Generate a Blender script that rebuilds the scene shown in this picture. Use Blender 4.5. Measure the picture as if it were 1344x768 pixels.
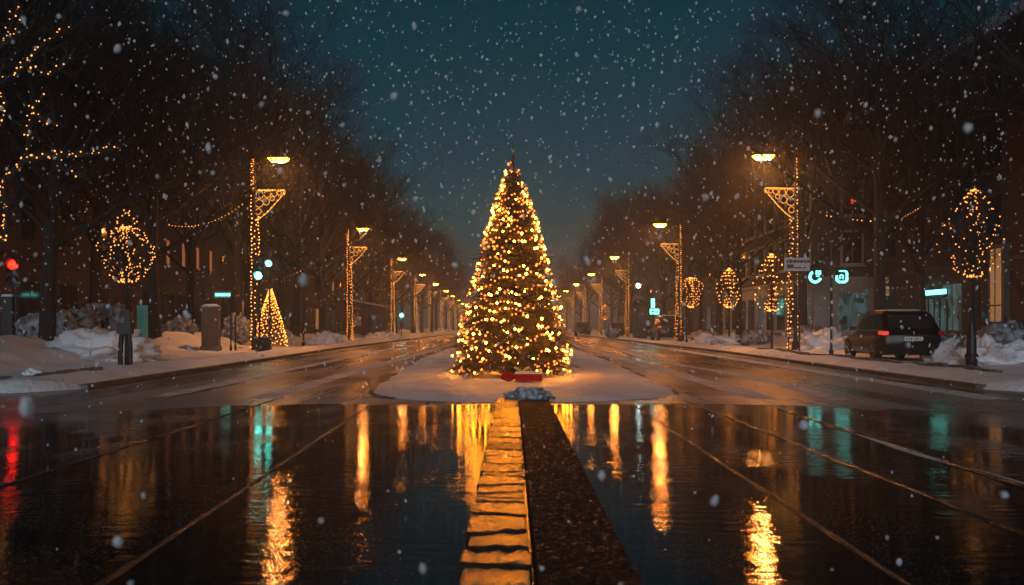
import bpy, math, random
from mathutils import Vector, Matrix, noise, Euler
R = math.radians
C = bpy.context.scene
for o in list(bpy.data.objects): bpy.data.objects.remove(o)

# ---------------------------------------------------------------- camera
CH = 1.10
cd = bpy.data.cameras.new('camera'); cam = bpy.data.objects.new('camera', cd)
C.collection.objects.link(cam); C.camera = cam
cam.location = (0, 0, CH); cam.rotation_euler = (R(90), 0, 0)
cd.sensor_width = 36; cd.lens = 30.0; cd.shift_y = 46/1344; cd.shift_x = 0.0
cd.clip_start = 0.05; cd.clip_end = 3000
cd.dof.use_dof = True; cd.dof.focus_distance = 18.0; cd.dof.aperture_fstop = 2.6

# ---------------------------------------------------------------- sky, added fill light, exposure
w = bpy.data.worlds.new('World'); C.world = w; w.use_nodes = True
nt = w.node_tree; nt.nodes.clear()
wo = nt.nodes.new('ShaderNodeOutputWorld'); bg = nt.nodes.new('ShaderNodeBackground')
sky = nt.nodes.new('ShaderNodeTexSky'); sky.sky_type = 'NISHITA'; sky.sun_disc = False
SUN_EL, SUN_AZ = 11.0, 185.0            # behind the camera
sky.sun_elevation = R(SUN_EL); sky.sun_rotation = R(SUN_AZ)
sky.air_density = 1.0; sky.dust_density = 0.3; sky.ozone_density = 3.0
mul = nt.nodes.new('ShaderNodeMix'); mul.data_type = 'RGBA'; mul.blend_type = 'MULTIPLY'
mul.inputs[0].default_value = 1.0
mul.inputs[7].default_value = (0.07, 0.82, 0.76, 1)
nt.links.new(sky.outputs[0], mul.inputs[6]); nt.links.new(mul.outputs[2], bg.inputs[0])
bg.inputs[1].default_value = 0.0155
nt.links.new(bg.outputs[0], wo.inputs[0])
sd = bpy.data.lights.new('fill_sun', 'SUN'); sd.energy = 1.3; sd.angle = R(50); sd.color = (0.93, 0.93, 1.0)  # directional fill added from behind the camera to brighten the flakes
so = bpy.data.objects.new('fill_sun', sd); C.collection.objects.link(so)
az = R(SUN_AZ); el = R(SUN_EL)
sdir = Vector((math.sin(az)*math.cos(el), math.cos(az)*math.cos(el), math.sin(el)))
so.rotation_euler = sdir.to_track_quat('Z', 'Y').to_euler()
C.view_settings.view_transform = 'Standard'; C.view_settings.look = 'None'
C.view_settings.gamma = 1; C.view_settings.use_curve_mapping = False; C.view_settings.exposure = 0.0
C.render.engine = 'CYCLES'
cy = C.cycles
cy.use_denoising = True
try:
    cy.denoiser = 'OPENIMAGEDENOISE'; cy.denoising_input_passes = 'RGB_ALBEDO_NORMAL'
except Exception: pass
cy.use_light_tree = True; cy.max_bounces = 5; cy.diffuse_bounces = 2; cy.glossy_bounces = 3
cy.transmission_bounces = 3; cy.volume_bounces = 1; cy.transparent_max_bounces = 6
cy.sample_clamp_indirect = 4.0; cy.sample_clamp_direct = 0; cy.adaptive_threshold = 0.008
cy.caustics_reflective = False; cy.caustics_refractive = False

# ---------------------------------------------------------------- helpers
col = C.collection
rnd = random.Random(7)
F = 1120.0
def P(px, py, d): return Vector(((px-672)/F*d, d, CH+(430-py)/F*d))
def gx(px, d): return (px-672)/F*d

class MB:
    def __init__(s): s.v=[]; s.f=[]; s.m=[]; s.mi=0
    def mat(s, i): s.mi=i; return s
    def add(s, vs, fs):
        n=len(s.v); s.v.extend([tuple(p) for p in vs])
        for f in fs: s.f.append(tuple(n+i for i in f)); s.m.append(s.mi)
    def box(s, c, size, rz=0, taper=1.0, rot=None):
        hx,hy,hz=size[0]/2,size[1]/2,size[2]/2
        M = rot if rot else Matrix.Rotation(rz,3,'Z')
        vs=[]
        for z in (-1,1):
            t = taper if z>0 else 1
            for x,y in ((-1,-1),(1,-1),(1,1),(-1,1)):
                vs.append(Vector(c)+M@Vector((x*hx*t,y*hy*t,z*hz)))
        s.add(vs,[(3,2,1,0),(4,5,6,7),(0,1,5,4),(1,2,6,5),(2,3,7,6),(3,0,4,7)])
    def tube(s, pts, rads, n=8, caps=True):
        pts=[Vector(p) for p in pts]
        if not hasattr(rads,'__len__'): rads=[rads]*len(pts)
        rings=[]; up=None
        for i,p in enumerate(pts):
            a=pts[max(i-1,0)]; b=pts[min(i+1,len(pts)-1)]
            d=(b-a)
            if d.length<1e-9: d=Vector((0,0,1))
            d.normalize()
            if up is None:
                up = Vector((1,0,0)) if abs(d.x)<.8 else Vector((0,1,0))
            s1=d.cross(up)
            if s1.length<1e-6: s1=d.cross(Vector((0,1,.3)))
            s1.normalize(); s2=s1.cross(d).normalized(); up=s2
            rings.append([p+(s1*math.cos(2*math.pi*k/n)+s2*math.sin(2*math.pi*k/n))*rads[i] for k in range(n)])
        vs=[q for r in rings for q in r]; fs=[]
        for i in range(len(pts)-1):
            for k in range(n):
                a=i*n+k; b=i*n+(k+1)%n
                fs.append((a,b,b+n,a+n))
        if caps:
            fs.append(tuple(range(n-1,-1,-1))); fs.append(tuple((len(pts)-1)*n+k for k in range(n)))
        s.add(vs,fs)
    def octa(s, c, r, rz=None, st=1.0):
        c=Vector(c)
        s.add([c+Vector(q)*r for q in ((1,0,0),(0,1,0),(-1,0,0),(0,-1,0),(0,0,st),(0,0,-st))],
              [(0,1,4),(1,2,4),(2,3,4),(3,0,4),(1,0,5),(2,1,5),(3,2,5),(0,3,5)])
    def lathe(s, prof, n=16, c=(0,0,0)):
        c=Vector(c); vs=[]
        for r,z in prof:
            for k in range(n):
                a=2*math.pi*k/n; vs.append(c+Vector((r*math.cos(a),r*math.sin(a),z)))
        fs=[]
        for i in range(len(prof)-1):
            for k in range(n):
                a=i*n+k; b=i*n+(k+1)%n; fs.append((a,b,b+n,a+n))
        fs.append(tuple(range(n-1,-1,-1))); fs.append(tuple((len(prof)-1)*n+k for k in range(n)))
        s.add(vs,fs)
    def blob(s, c, r, sub=3, amp=.2, fr=1.5, flat=True, seed=0):
        # noisy ellipsoid as lat-long
        c=Vector(c); nl=6+sub*4; nm=10+sub*6; vs=[]
        for i in range(nl+1):
            th=math.pi*i/nl
            for k in range(nm):
                ph=2*math.pi*k/nm
                d=Vector((math.sin(th)*math.cos(ph),math.sin(th)*math.sin(ph),math.cos(th)))
                q=1+amp*noise.noise(d*fr+Vector((seed*3.1,seed*1.7,seed)))+amp*.4*noise.noise(d*fr*3+Vector((seed,0,5)))+amp*.2*noise.noise(d*fr*8+Vector((seed,2,5)))
                vs.append(c+Vector((d.x*r[0]*q,d.y*r[1]*q,d.z*r[2]*q)))
        fs=[(i*nm+k,(i+1)*nm+k,(i+1)*nm+(k+1)%nm,i*nm+(k+1)%nm) for i in range(nl) for k in range(nm)]
        s.add(vs,fs)
    def build(s, name, mats, parent=None, smooth=False):
        me=bpy.data.meshes.new(name); me.from_pydata(s.v,[],s.f)
        if not isinstance(mats,(list,tuple)): mats=[mats]
        for m in mats: me.materials.append(m)
        if len(mats)>1: me.polygons.foreach_set('material_index', s.m)
        if smooth: me.polygons.foreach_set('use_smooth',[True]*len(me.polygons))
        me.update()
        o=bpy.data.objects.new(name,me); col.objects.link(o)
        if parent: o.parent=parent
        return o

def tag(o,label=None,cat=None,group=None,kind=None):
    if label: o['label']=label
    if cat: o['category']=cat
    if group: o['group']=group
    if kind: o['kind']=kind
    return o
def thing(name,label,cat,loc=(0,0,0),rz=0,group=None,scale=1.0):
    o=bpy.data.objects.new(name,None); o.empty_display_size=.2; col.objects.link(o)
    o.location=loc; o.rotation_euler=(0,0,rz); o.scale=(scale,)*3
    return tag(o,label,cat,group)
def kids(o): return [c for c in KIDS.get(o.name,[])]
def all_children(o): return [c for c in col.objects if c.parent==o]
def dup(o,loc=None,rz=None,label=None,scale=None,parent=None,_ch=None):
    c=o.copy(); col.objects.link(c)
    if parent is not None: c.parent=parent
    if loc is not None: c.location=loc
    if rz is not None: c.rotation_euler=(0,0,rz)
    if scale is not None: c.scale=scale if hasattr(scale,'__len__') else (scale,)*3
    if label: c['label']=label
    for ch in (list(o.children)): dup(ch,parent=c)
    return c
def struct(o): o['kind']='structure'; return o
ORD=['first','second','third','fourth','fifth','sixth','seventh','eighth','ninth','tenth','eleventh','twelfth','thirteenth','fourteenth','fifteenth','sixteenth','seventeenth','eighteenth','nineteenth','twentieth']

# ---------------------------------------------------------------- materials
def mat(name, color=(.5,.5,.5), rough=.6, metal=0, spec=.5, var=.0, vscale=5.0, bump=0.0, bscale=30.0, coat=0, color2=None, detail=4):
    m=bpy.data.materials.new(name); m.use_nodes=True; t=m.node_tree; b=t.nodes['Principled BSDF']
    b.inputs['Base Color'].default_value=(*color,1); b.inputs['Roughness'].default_value=rough
    b.inputs['Metallic'].default_value=metal; b.inputs['Specular IOR Level'].default_value=spec
    if coat: b.inputs['Coat Weight'].default_value=coat; b.inputs['Coat Roughness'].default_value=.08
    tc=t.nodes.new('ShaderNodeTexCoord')
    if var or color2:
        n=t.nodes.new('ShaderNodeTexNoise'); n.inputs['Scale'].default_value=vscale; n.inputs['Detail'].default_value=detail
        t.links.new(tc.outputs['Object'],n.inputs['Vector'])
        r=t.nodes.new('ShaderNodeValToRGB'); r.color_ramp.elements[0].position=.35; r.color_ramp.elements[1].position=.65
        c2=color2 or tuple(min(1,c*(1+var)) for c in color)
        c1=color if color2 else tuple(c*(1-var) for c in color)
        r.color_ramp.elements[0].color=(*c1,1); r.color_ramp.elements[1].color=(*c2,1)
        t.links.new(n.outputs['Fac'],r.inputs[0]); t.links.new(r.outputs[0],b.inputs['Base Color'])
    if bump:
        n=t.nodes.new('ShaderNodeTexNoise'); n.inputs['Scale'].default_value=bscale; n.inputs['Detail'].default_value=5
        t.links.new(tc.outputs['Object'],n.inputs['Vector'])
        bp=t.nodes.new('ShaderNodeBump'); bp.inputs['Strength'].default_value=1; bp.inputs['Distance'].default_value=bump
        t.links.new(n.outputs['Fac'],bp.inputs['Height']); t.links.new(bp.outputs[0],b.inputs['Normal'])
    return m
def emit(name, color, strength, sampled=True, base=(.8,.8,.8)):
    m=bpy.data.materials.new(name); m.use_nodes=True; t=m.node_tree; b=t.nodes['Principled BSDF']
    b.inputs['Base Color'].default_value=(.05,.05,.05,1); b.inputs['Roughness'].default_value=.4
    b.inputs['Emission Color'].default_value=(*color,1); b.inputs['Emission Strength'].default_value=strength
    m.cycles.emission_sampling='AUTO' if sampled else 'NONE'
    return m

SNOW=mat('snow',(.62,.64,.68),.55,color2=(.82,.83,.85),vscale=.9,bump=.035,bscale=9,detail=8)
SNOWD=mat('trodden_snow',(.42,.42,.44),.6,color2=(.70,.71,.74),vscale=2.2,bump=.03,bscale=9)
BARK=mat('bark',(.022,.018,.016),.9,var=.4,vscale=8,bump=.01,bscale=25)
TWIG=mat('twig_bark',(.010,.010,.010),.9)
NEEDLE=mat('fir_needles',(.045,.036,.018),.7,var=.45,vscale=6)
DARKM=mat('dark_metal',(.03,.03,.032),.45,metal=.6)
GREYM=mat('grey_metal',(.22,.23,.24),.5,metal=.4)
WIRE=mat('dark_cable',(.02,.03,.02),.6)
STONE=mat('kerb_stone',(.12,.11,.10),.6,var=.3,vscale=3,bump=.006,bscale=25)
BULB=emit('warm_bulb',(1,.22,.022),3.3)
BULBH=emit('bright_warm_bulb',(1,.27,.012),150.0)
BULBG=emit('garland_bulb',(1,.29,.035),6.5,sampled=False)
BULBT=emit('string_bulb',(1,.33,.05),3.0,sampled=False)
ROPE=emit('rope_light',(1,.36,.045),1.7,sampled=False)
LAMPG=emit('sodium_lamp_glass',(1,.37,.11),1400.0)
LAMPS=emit('sodium_lamp_side',(1,.23,.005),170.0)
TEALG=emit('teal_signal_glass',(.10,1,.82),12.0)
TEALN=emit('teal_neon',(.18,1,.84),3.6)
def clutter(m,smin,smax,sc):
    t=m.node_tree; b=t.nodes['Principled BSDF']; v=t.nodes.new('ShaderNodeTexVoronoi'); v.inputs['Scale'].default_value=sc; v.distance='CHEBYCHEV'
    tc=t.nodes.new('ShaderNodeTexCoord'); mp=t.nodes.new('ShaderNodeMapping'); mp.inputs['Scale'].default_value=(1,1.6,.8)
    t.links.new(tc.outputs['Object'],mp.inputs[0]); t.links.new(mp.outputs[0],v.inputs['Vector'])
    r=t.nodes.new('ShaderNodeMapRange'); r.inputs['To Min'].default_value=smin; r.inputs['To Max'].default_value=smax
    s_=t.nodes.new('ShaderNodeSeparateColor'); t.links.new(v.outputs['Color'],s_.inputs[0]); t.links.new(s_.outputs[0],r.inputs['Value']); t.links.new(r.outputs[0],b.inputs['Emission Strength'])
REDG=emit('red_signal_glass',(1,.007,.002),13.0)
COOLG=emit('cool_lamp_glass',(.65,1,.95),40.0)
WARMW=emit('lit_window',(1,.42,.14),.28)
ORW=emit('orange_lit_window',(1,.26,.10),.30)
TEALW=emit('teal_lit_window',(.35,.85,.85),.16)
clutter(TEALW,.005,.10,2.6); clutter(WARMW,.06,.40,1.5)
PANE=mat('dark_glass',(.015,.018,.022),.08,spec=.6)
LENSOFF=mat('unlit_lens',(.02,.02,.02),.3)

def N(t,typ,**k):
    n=t.nodes.new(typ)
    for a,b in k.items(): setattr(n,a,b)
    return n
def road_material():
    m=bpy.data.materials.new('wet_asphalt'); m.use_nodes=True; t=m.node_tree; b=t.nodes['Principled BSDF']; L=t.links.new
    g=N(t,'ShaderNodeNewGeometry'); sp=N(t,'ShaderNodeSeparateXYZ'); L(g.outputs['Position'],sp.inputs[0])
    def math_(op,a,b_=None,c=None,clamp=False):
        n=N(t,'ShaderNodeMath',operation=op); n.use_clamp=clamp
        for i,v in enumerate((a,b_,c)):
            if v is None: continue
            if hasattr(v,'node'): L(v,n.inputs[i])
            else: n.inputs[i].default_value=v
        return n.outputs[0]
    def nz(scale,detail=4,sx=1,sy=1,rough=.5):
        mp=N(t,'ShaderNodeMapping'); mp.inputs['Scale'].default_value=(sx,sy,1); L(g.outputs['Position'],mp.inputs[0])
        n=N(t,'ShaderNodeTexNoise'); n.inputs['Scale'].default_value=scale; n.inputs['Detail'].default_value=detail; n.inputs['Roughness'].default_value=rough
        L(mp.outputs[0],n.inputs['Vector']); return n.outputs['Fac']
    def ramp(v,a,b_,smooth=True):
        n=N(t,'ShaderNodeMapRange'); n.interpolation_type='SMOOTHSTEP' if smooth else 'LINEAR'
        n.inputs['From Min'].default_value=a; n.inputs['From Max'].default_value=b_; L(v,n.inputs['Value']); return n.outputs['Result']
    # standing water: y < 12.2 near the middle, ragged and gradual further out
    ax=math_('ABSOLUTE',sp.outputs['X'])
    spread=ramp(ax,3.2,7.0)                                # 0 in the middle
    edge=math_('MULTIPLY',math_('SUBTRACT',nz(.55,3),.5),math_('MULTIPLY_ADD',spread,7.0,.16))
    yy=math_('ADD',math_('ADD',sp.outputs['Y'],edge),math_('MULTIPLY',spread,1.2))
    wcrisp=ramp(yy,12.25,12.16); wsoft=ramp(yy,13.2,8.5)
    wet=math_('ADD',math_('MULTIPLY',wcrisp,math_('SUBTRACT',1.0,spread)),math_('MULTIPLY',wsoft,spread),clamp=True)
    # slush tracks along the carriageways
    trk=ramp(nz(1.0,5,1.0,.045,.6),.36,.62)
    spk=ramp(nz(14,4,1,.5),.45,.7)
    slush=math_('MULTIPLY',math_('SUBTRACT',1.0,wet),math_('MULTIPLY_ADD',trk,.75,math_('MULTIPLY',spk,.25)))
    fr=math_('MULTIPLY',slush,ramp(nz(.25,3),.25,.6))
    apron=math_('MULTIPLY',math_('MULTIPLY',ramp(ax,7.0,3.0),ramp(sp.outputs['Y'],16.5,13.5)),math_('SUBTRACT',1.0,wet))
    apron=math_('MULTIPLY',apron,ramp(nz(.9,4,.5,1.6),.30,.55))
    fr=math_('MAXIMUM',fr,apron)
    mixc=N(t,'ShaderNodeMix',data_type='RGBA'); mixc.inputs[6].default_value=(.035,.034,.035,1); mixc.inputs[7].default_value=(.42,.39,.37,1)
    L(fr,mixc.inputs[0])
    mixd=N(t,'ShaderNodeMix',data_type='RGBA'); L(mixc.outputs[2],mixd.inputs[6]); mixd.inputs[7].default_value=(.010,.012,.014,1)
    L(wet,mixd.inputs[0]); L(mixd.outputs[2],b.inputs['Base Color'])
    pr=ramp(nz(.8,4,1.6,.8),.42,.62)                       # puddled glassy versus grainy wet
    rw=math_('MULTIPLY_ADD',pr,.025,.010)
    rd=math_('MULTIPLY_ADD',trk,.26,.15)
    rmix=N(t,'ShaderNodeMix',data_type='FLOAT'); L(wet,rmix.inputs[0]); L(rd,rmix.inputs[2]); L(rw,rmix.inputs[3])
    L(rmix.outputs[0],b.inputs['Roughness']); b.inputs['IOR'].default_value=1.34
    h1=math_('MULTIPLY',math_('SUBTRACT',nz(8.0,4,.65,1.6),.5),.0052)              # ripples in the water
    h1=math_('MULTIPLY',h1,math_('MULTIPLY_ADD',pr,.85,.25))
    h2=math_('ADD',math_('MULTIPLY',math_('SUBTRACT',nz(34,3,.6,1.4),.5),.0007),math_('MULTIPLY',math_('MULTIPLY',ramp(nz(55,2,1,1),.64,.72),ramp(nz(1.3,3,1,1),.42,.56)),.0030))
    h2=math_('MULTIPLY',h2,math_('MULTIPLY_ADD',pr,.7,.6))
    hd=math_('MULTIPLY',nz(30,5,1,.6),.006)
    hmix=N(t,'ShaderNodeMix',data_type='FLOAT'); L(wet,hmix.inputs[0]); L(hd,hmix.inputs[2]); L(math_('ADD',h1,h2),hmix.inputs[3])
    bp=N(t,'ShaderNodeBump'); bp.inputs['Distance'].default_value=1; bp.inputs['Strength'].default_value=1
    L(hmix.outputs[0],bp.inputs['Height']); L(bp.outputs[0],b.inputs['Normal'])
    return m
ROAD=road_material()

# ================================================================ SETTING
mb=MB(); 
mb.add([(-400,-60,0),(400,-60,0),(400,900,0),(-400,900,0)],[(0,1,2,3)])
struct(mb.build('road',ROAD))

def kerb_x(side,y):
    if side<0: return -(7.75+1.25*min(max((y-15)/29,0),1)+.6*min(max((y-44)/50,0),1))
    return 8.45+.95*min(max((y-15)/22,0),1)+.3*min(max((y-40)/50,0),1)
def snow_h(side,x,y):
    e=abs(x)-abs(kerb_x(side,y))
    ys=y-13.6
    n1=noise.noise(Vector((x*.45,y*.28,side*3))); n2=noise.noise(Vector((x*1.7,y*1.3,side*7))); n3=noise.noise(Vector((x*5,y*4,2)))
    base=.07+.06*min(1,max(0,e/.25))**.7
    ridge=.10*math.exp(-((e-.7)/.45)**2)*(1+.8*n1)
    c=5.4 if side<0 else 6.6
    amp=.62 if side<0 else .50
    bank=amp*math.exp(-((e-c)/1.7)**2)*(.85+.9*n1+.25*n2)
    far=.35*min(1,max(0,(e-c-1)/4))*(.8+.6*n1)
    h=base+ridge+max(0,bank)+far+.05*n2*min(1,max(e,0))+(.03*n3+.022*noise.noise(Vector((x*9,y*7,5)))+.10*max(0,1-abs(3*noise.noise(Vector((x*1.1,y*.9,side*5))))-.4)*min(1,max(0,e-2)/2))*min(1,max(0,e)/.6)
    # low and even where the cars are parked
    if side>0:
        k=math.exp(-(((x-13.0)/2.2)**4))*math.exp(-(((y-28)/4.2)**4)); h=h*(1-k)+.07*k
        k=math.exp(-(((x-11.3)/2)**4))*math.exp(-(((y-64)/4.5)**4)); h=h*(1-k)+.12*k
    k=min(1,max(0,ys/1.2)); h*=k*k*(3-2*k)
    return max(h,.004)
for side in (-1,1):
    mb=MB(); nx,ny=110,230; ids=[]
    vs=[]
    for j in range(ny+1):
        v=j/ny; yb=(math.exp(v*2.95)-1)/(math.exp(2.95)-1)*285
        for i in range(nx+1):
            u=i/nx; e=(u**2.0)*50+.0
            y0=13.65+1.5*math.exp(-e/.8)+.25*noise.noise(Vector((e*.8,0,side)))
            y=y0+yb*(300-y0)/285
            x=side*(abs(kerb_x(side,y))-.09+.05*noise.noise(Vector((y*1.2,side,0)))+e)
            vs.append((x,y,snow_h(side,x,y) if j>0 else .004))
    fs=[]
    for j in range(ny):
        for i in range(nx):
            a=j*(nx+1)+i; q=(a,a+1,a+nx+2,a+nx+1)
            fs.append(q if side>0 else q[::-1])
    mb.add(vs,fs); struct(mb.build('snowy_pavement',SNOW,smooth=True))
    # kerb stones
    mb=MB(); ys=[15.2+ (270-15.2)*(k/200)**1.7 for k in range(201)]
    for a,b in zip(ys[:-1],ys[1:]):
        L_=b-a; xa,xb=kerb_x(side,a),kerb_x(side,b)
        cx=(xa+xb)/2-side*.10; 
        mb.box((cx,(a+b)/2,.04),(.2,L_*.985,.08),rz=math.atan2(-(xb-xa),L_))
    struct(mb.build('kerb',STONE))
    # exposed dark setts poking through the snow
    mb=MB()
    segs=[(16.3,18.6)] if side<0 else [(16.8,36)]
    for a,b in segs:
        y=a
        while y<b:
            l=rnd.uniform(.16,.3); 
            if side<0:
                tt=(y-a)/(b-a); px=45+tt*98; d=(CH-.14)*F/(496-430-6*tt+5); x=gx(px,16.3+tt*1.7)
                yy=15.4+tt*2.2
                if .52<tt<.56: y+=l; continue
            else:
                x=kerb_x(1,y)+1.0; yy=y
            z=snow_h(side,x,yy)
            mb.box((x+rnd.uniform(-.03,.03),yy,z+.0),(.14,l*.93,.14+rnd.uniform(-.03,.04)),rz=rnd.uniform(-.12,.12)+(-.55 if side<0 else 0))
            y+=l
    struct(mb.build('kerb_setts',STONE))

# snow-covered traffic island
def med_half(y):
    t=min(1,max(0,(y-12.45)/2.6)); s=math.sqrt(max(0,1-(1-t)**2.6))
    grow=min(1,max(0,(y-14)/16))
    return (-(2.1*s+.25+.9*grow), 2.45*s+.3+.45*grow)
mb=MB(); vs=[]; nx,ny=90,230; 
for j in range(ny+1):
    v=j/ny; y=12.45+ (290-12.45)*v**2.6 + .0
    l,r=med_half(y)
    for i in range(nx+1):
        u=i/nx; x=l+(r-l)*u
        e=min(u,1-u)*(r-l); ey=y-12.45
        k=min(1,e/.8)*min(1,(ey+.02)/.6); k=k*k*(3-2*k)
        z=.006+.045*k+.03*k*noise.noise(Vector((x*.9,y*.7,4)))+.014*k*noise.noise(Vector((x*4,y*3,4)))+.006*k*noise.noise(Vector((x*13,y*9,4)))
        wob=.16*noise.noise(Vector((x*.9,y*.6,9)))+.06*noise.noise(Vector((x*4,y*2,9)))
        vs.append((x+(wob if i in(0,nx) else wob*.8 if i in (1,nx-1) else 0),y+(wob*(.25 if j==0 else 0)),z))
fs=[]
for j in range(ny):
    for i in range(nx):
        a=j*(nx+1)+i; fs.append((a,a+1,a+nx+2,a+nx+1))
mb.add(vs,fs); struct(mb.build('snowy_island',SNOW,smooth=True))
# island kerb: a rim of dark stones half under the snow
mb=MB(); pts=[]
for y in [60*(1-k/30)**2+12.5 for k in range(31)]: pts.append((med_half(y)[0]-.05,y))
rp=[(med_half(y)[1]+.05,y) for y in [60*(k/30)**2+12.5 for k in range(31)]]
pts+= [(x,12.40) for x in (-.9,-.6,-.3)] if False else []
pts+=rp
for (xa,ya),(xb,yb) in zip(pts[:-1],pts[1:]):
    L_=math.hypot(xb-xa,yb-ya)
    if L_<.03: continue
    if (ya+yb)/2<13.0 or noise.noise(Vector((xa*.7,ya*.7,2)))<.05: continue
    mb.box(((xa+xb)/2,(ya+yb)/2,.012),(.08,L_*.98,.024),rz=math.atan2(-(xb-xa),(yb-ya)))
struct(mb.build('kerb',STONE))

# low slushy snow ridges left on the carriageways
mb=MB()
def ridge(mb,pts,wd,h,seed):
    n=len(pts); vs=[]
    for i,(x,y) in enumerate(pts):
        for k,(o_,z) in enumerate(((-1,0),(-.5,.7),(0,1),(.5,.7),(1,0))):
            q=1+.6*noise.noise(Vector((y*1.3,k*.7,seed)))
            vs.append((x+o_*wd*q,y,max(.003,z*h*q*(.2+.8*math.sin(math.pi*i/(n-1))))))
    fs=[(i*5+k,i*5+k+1,i*5+k+6,i*5+k+5) for i in range(n-1) for k in range(4)]
    mb.add(vs,fs)
ridge(mb,[(5.0+.0*k+.25*math.sin(k*.2),13+k*.7) for k in range(40)],.16,.02,1)
ridge(mb,[(-5.6-.02*k,13.5+k*.9) for k in range(40)],.18,.02,2)
ridge(mb,[(7.4+.02*k,13.0+k*.8) for k in range(50)],.25,.03,3)
ridge(mb,[(3.9,13.2+k*1.2) for k in range(60)],.22,.02,5)
ridge(mb,[(-3.9,13.2+k*1.2) for k in range(60)],.22,.02,6)
ridge(mb,[(3.55+.03*math.sin(k*.5),5.2+k*.25) for k in range(18)],.045,.012,8)
tag(mb.build('slush',SNOWD,smooth=True),'thin ridges of grey slush left between the wheel tracks','slush',kind='stuff')

# seams along the wet road
SEAM=mat('wet_seam',(.018,.016,.015),.24,var=.4,vscale=9,bump=.006,bscale=60)
def seam(x0,x1,y0,y1,wd,h=.010):
    mb=MB(); n=int((y1-y0)/.05); vs=[]
    for i in range(n+1):
        t=i/n; y=y0+(y1-y0)*t; x=x0+(x1-x0)*t+.012*noise.noise(Vector((y*.8,x0,0)))
        a=wd*(1+.5*noise.noise(Vector((y*3,x0,1)))); hh=h*(1+.7*noise.noise(Vector((y*4,x0,2))))
        vs+=[(x-a,y,.001),(x-a*.4,y,hh),(x+a*.4,y,hh),(x+a,y,.001)]
    fs=[(i*4+k,i*4+k+1,i*4+k+5,i*4+k+4) for i in range(n) for k in range(3)]
    mb.add(vs,fs); struct(mb.build('road_seam',SEAM,smooth=True))
seam(-3.50,-3.62,3.5,13.5,.022); seam(-1.72,-2.02,2.4,12.2,.017); seam(1.69,1.72,2.4,12.3,.018)
seam(2.76,2.60,3.0,12.8,.032); seam(3.50,3.60,3.6,11.5,.03,.014)

# the centre strip: a row of wet granite slabs and, beside it, a coarse stone band
SLAB=mat('wet_granite_slab',(.10,.07,.035),.21,var=.4,vscale=7,bump=.008,bscale=24)
SLAB.node_tree.nodes['Principled BSDF'].inputs['IOR'].default_value=2.1
mb=MB(); y=2.3; r2=random.Random(3)
prev=[y+r2.uniform(-.02,.02) for _ in range(9)]
while y<12.55:
    l=r2.choice((r2.uniform(.12,.2),r2.uniform(.2,.5))) if y<8 else r2.uniform(.2,.5)
    skew=r2.uniform(-.045,.045)*min(1,l/.25); nxt=[y+l+skew*(k-4)/4+.05*noise.noise(Vector((k*.8,y*3,0)))+r2.uniform(-.008,.008) for k in range(9)]
    xl=-.225+r2.uniform(-.012,.012); xr=.085+r2.uniform(-.012,.008); tilt=-l*math.tan(max(0,(math.degrees(math.atan(1.05/y))-6.0)/4.5)*math.pi/180)+r2.uniform(-.004,.004); vs=[]
    g=r2.uniform(.005,.020)
    rows=7
    for j in range(rows):
        tt=(0,.035,.25,.5,.75,.965,1)[j]
        for k in range(9):
            u=(0,.03,.17,.33,.5,.67,.83,.97,1)[k]; x=xl+(xr-xl)*u; yy=(prev[k]+g)*(1-tt)+(nxt[k]-g)*tt
            z=.045+tilt*(tt-.5)+.007*noise.noise(Vector((x*7,yy*16,0)))+.003*noise.noise(Vector((x*25,yy*40,0)))
            if j in(0,rows-1) or k in(0,8): z-=.004
            vs.append((x,yy,z))
    n0=len(vs)
    fs=[(j*9+k,j*9+k+1,(j+1)*9+k+1,(j+1)*9+k) for j in range(rows-1) for k in range(8)]
    bl=[k for k in range(9)]+[j*9+8 for j in range(1,rows)]+[(rows-1)*9+k for k in range(7,-1,-1)]+[j*9 for j in range(rows-2,0,-1)]
    for q in bl: vs.append((vs[q][0],vs[q][1],-.01))
    m_=len(bl)
    mb.mat(0); mb.add(vs,fs); nb_=len(mb.v)-len(vs); mb.mat(1); mb.f+= [(nb_+n0+i,nb_+n0+(i+1)%m_,nb_+bl[(i+1)%m_],nb_+bl[i]) for i in range(m_)]; mb.m+=[1]*m_; prev=nxt; y+=l
struct(mb.build('centre_slabs',[SLAB,mat('shade_dark_joint',(.03,.025,.02),.95,spec=.1)]))  # slab sides coloured dark to paint the shadow at the joints
ROUGHS=mat('coarse_stone',(.012,.009,.008),.6,spec=.35,var=.5,vscale=30,bump=.016,bscale=40)
_t=ROUGHS.node_tree; _n=N(_t,'ShaderNodeTexNoise'); _n.inputs['Scale'].default_value=38; _n.inputs['Detail'].default_value=3; _tc=N(_t,'ShaderNodeTexCoord'); _t.links.new(_tc.outputs['Object'],_n.inputs['Vector']); _r=N(_t,'ShaderNodeMapRange'); _r.inputs['From Min'].default_value=.55; _r.inputs['From Max'].default_value=.66; _r.inputs['To Min'].default_value=.85; _r.inputs['To Max'].default_value=.12; _t.links.new(_n.outputs['Fac'],_r.inputs['Value']); _t.links.new(_r.outputs['Result'],_t.nodes['Principled BSDF'].inputs['Roughness'])
mb=MB(); vs=[]; nx=26; ny=520
for j in range(ny+1):
    yy=2.2+(12.55-2.2)*j/ny
    for i in range(nx+1):
        x=.095+.455*i/nx
        z=.042+.006*noise.noise(Vector((x*9,yy*14,0)))+.006*noise.noise(Vector((x*30,yy*46,5)))-(.03 if i==0 else 0)-(.05 if i==nx else 0)
        if i==nx: x+=.012+.012*noise.noise(Vector((yy*3,0,0)))
        if i==nx-1: x+=.008*noise.noise(Vector((yy*5,1,0)))
        vs.append((x,yy,z))
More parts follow.
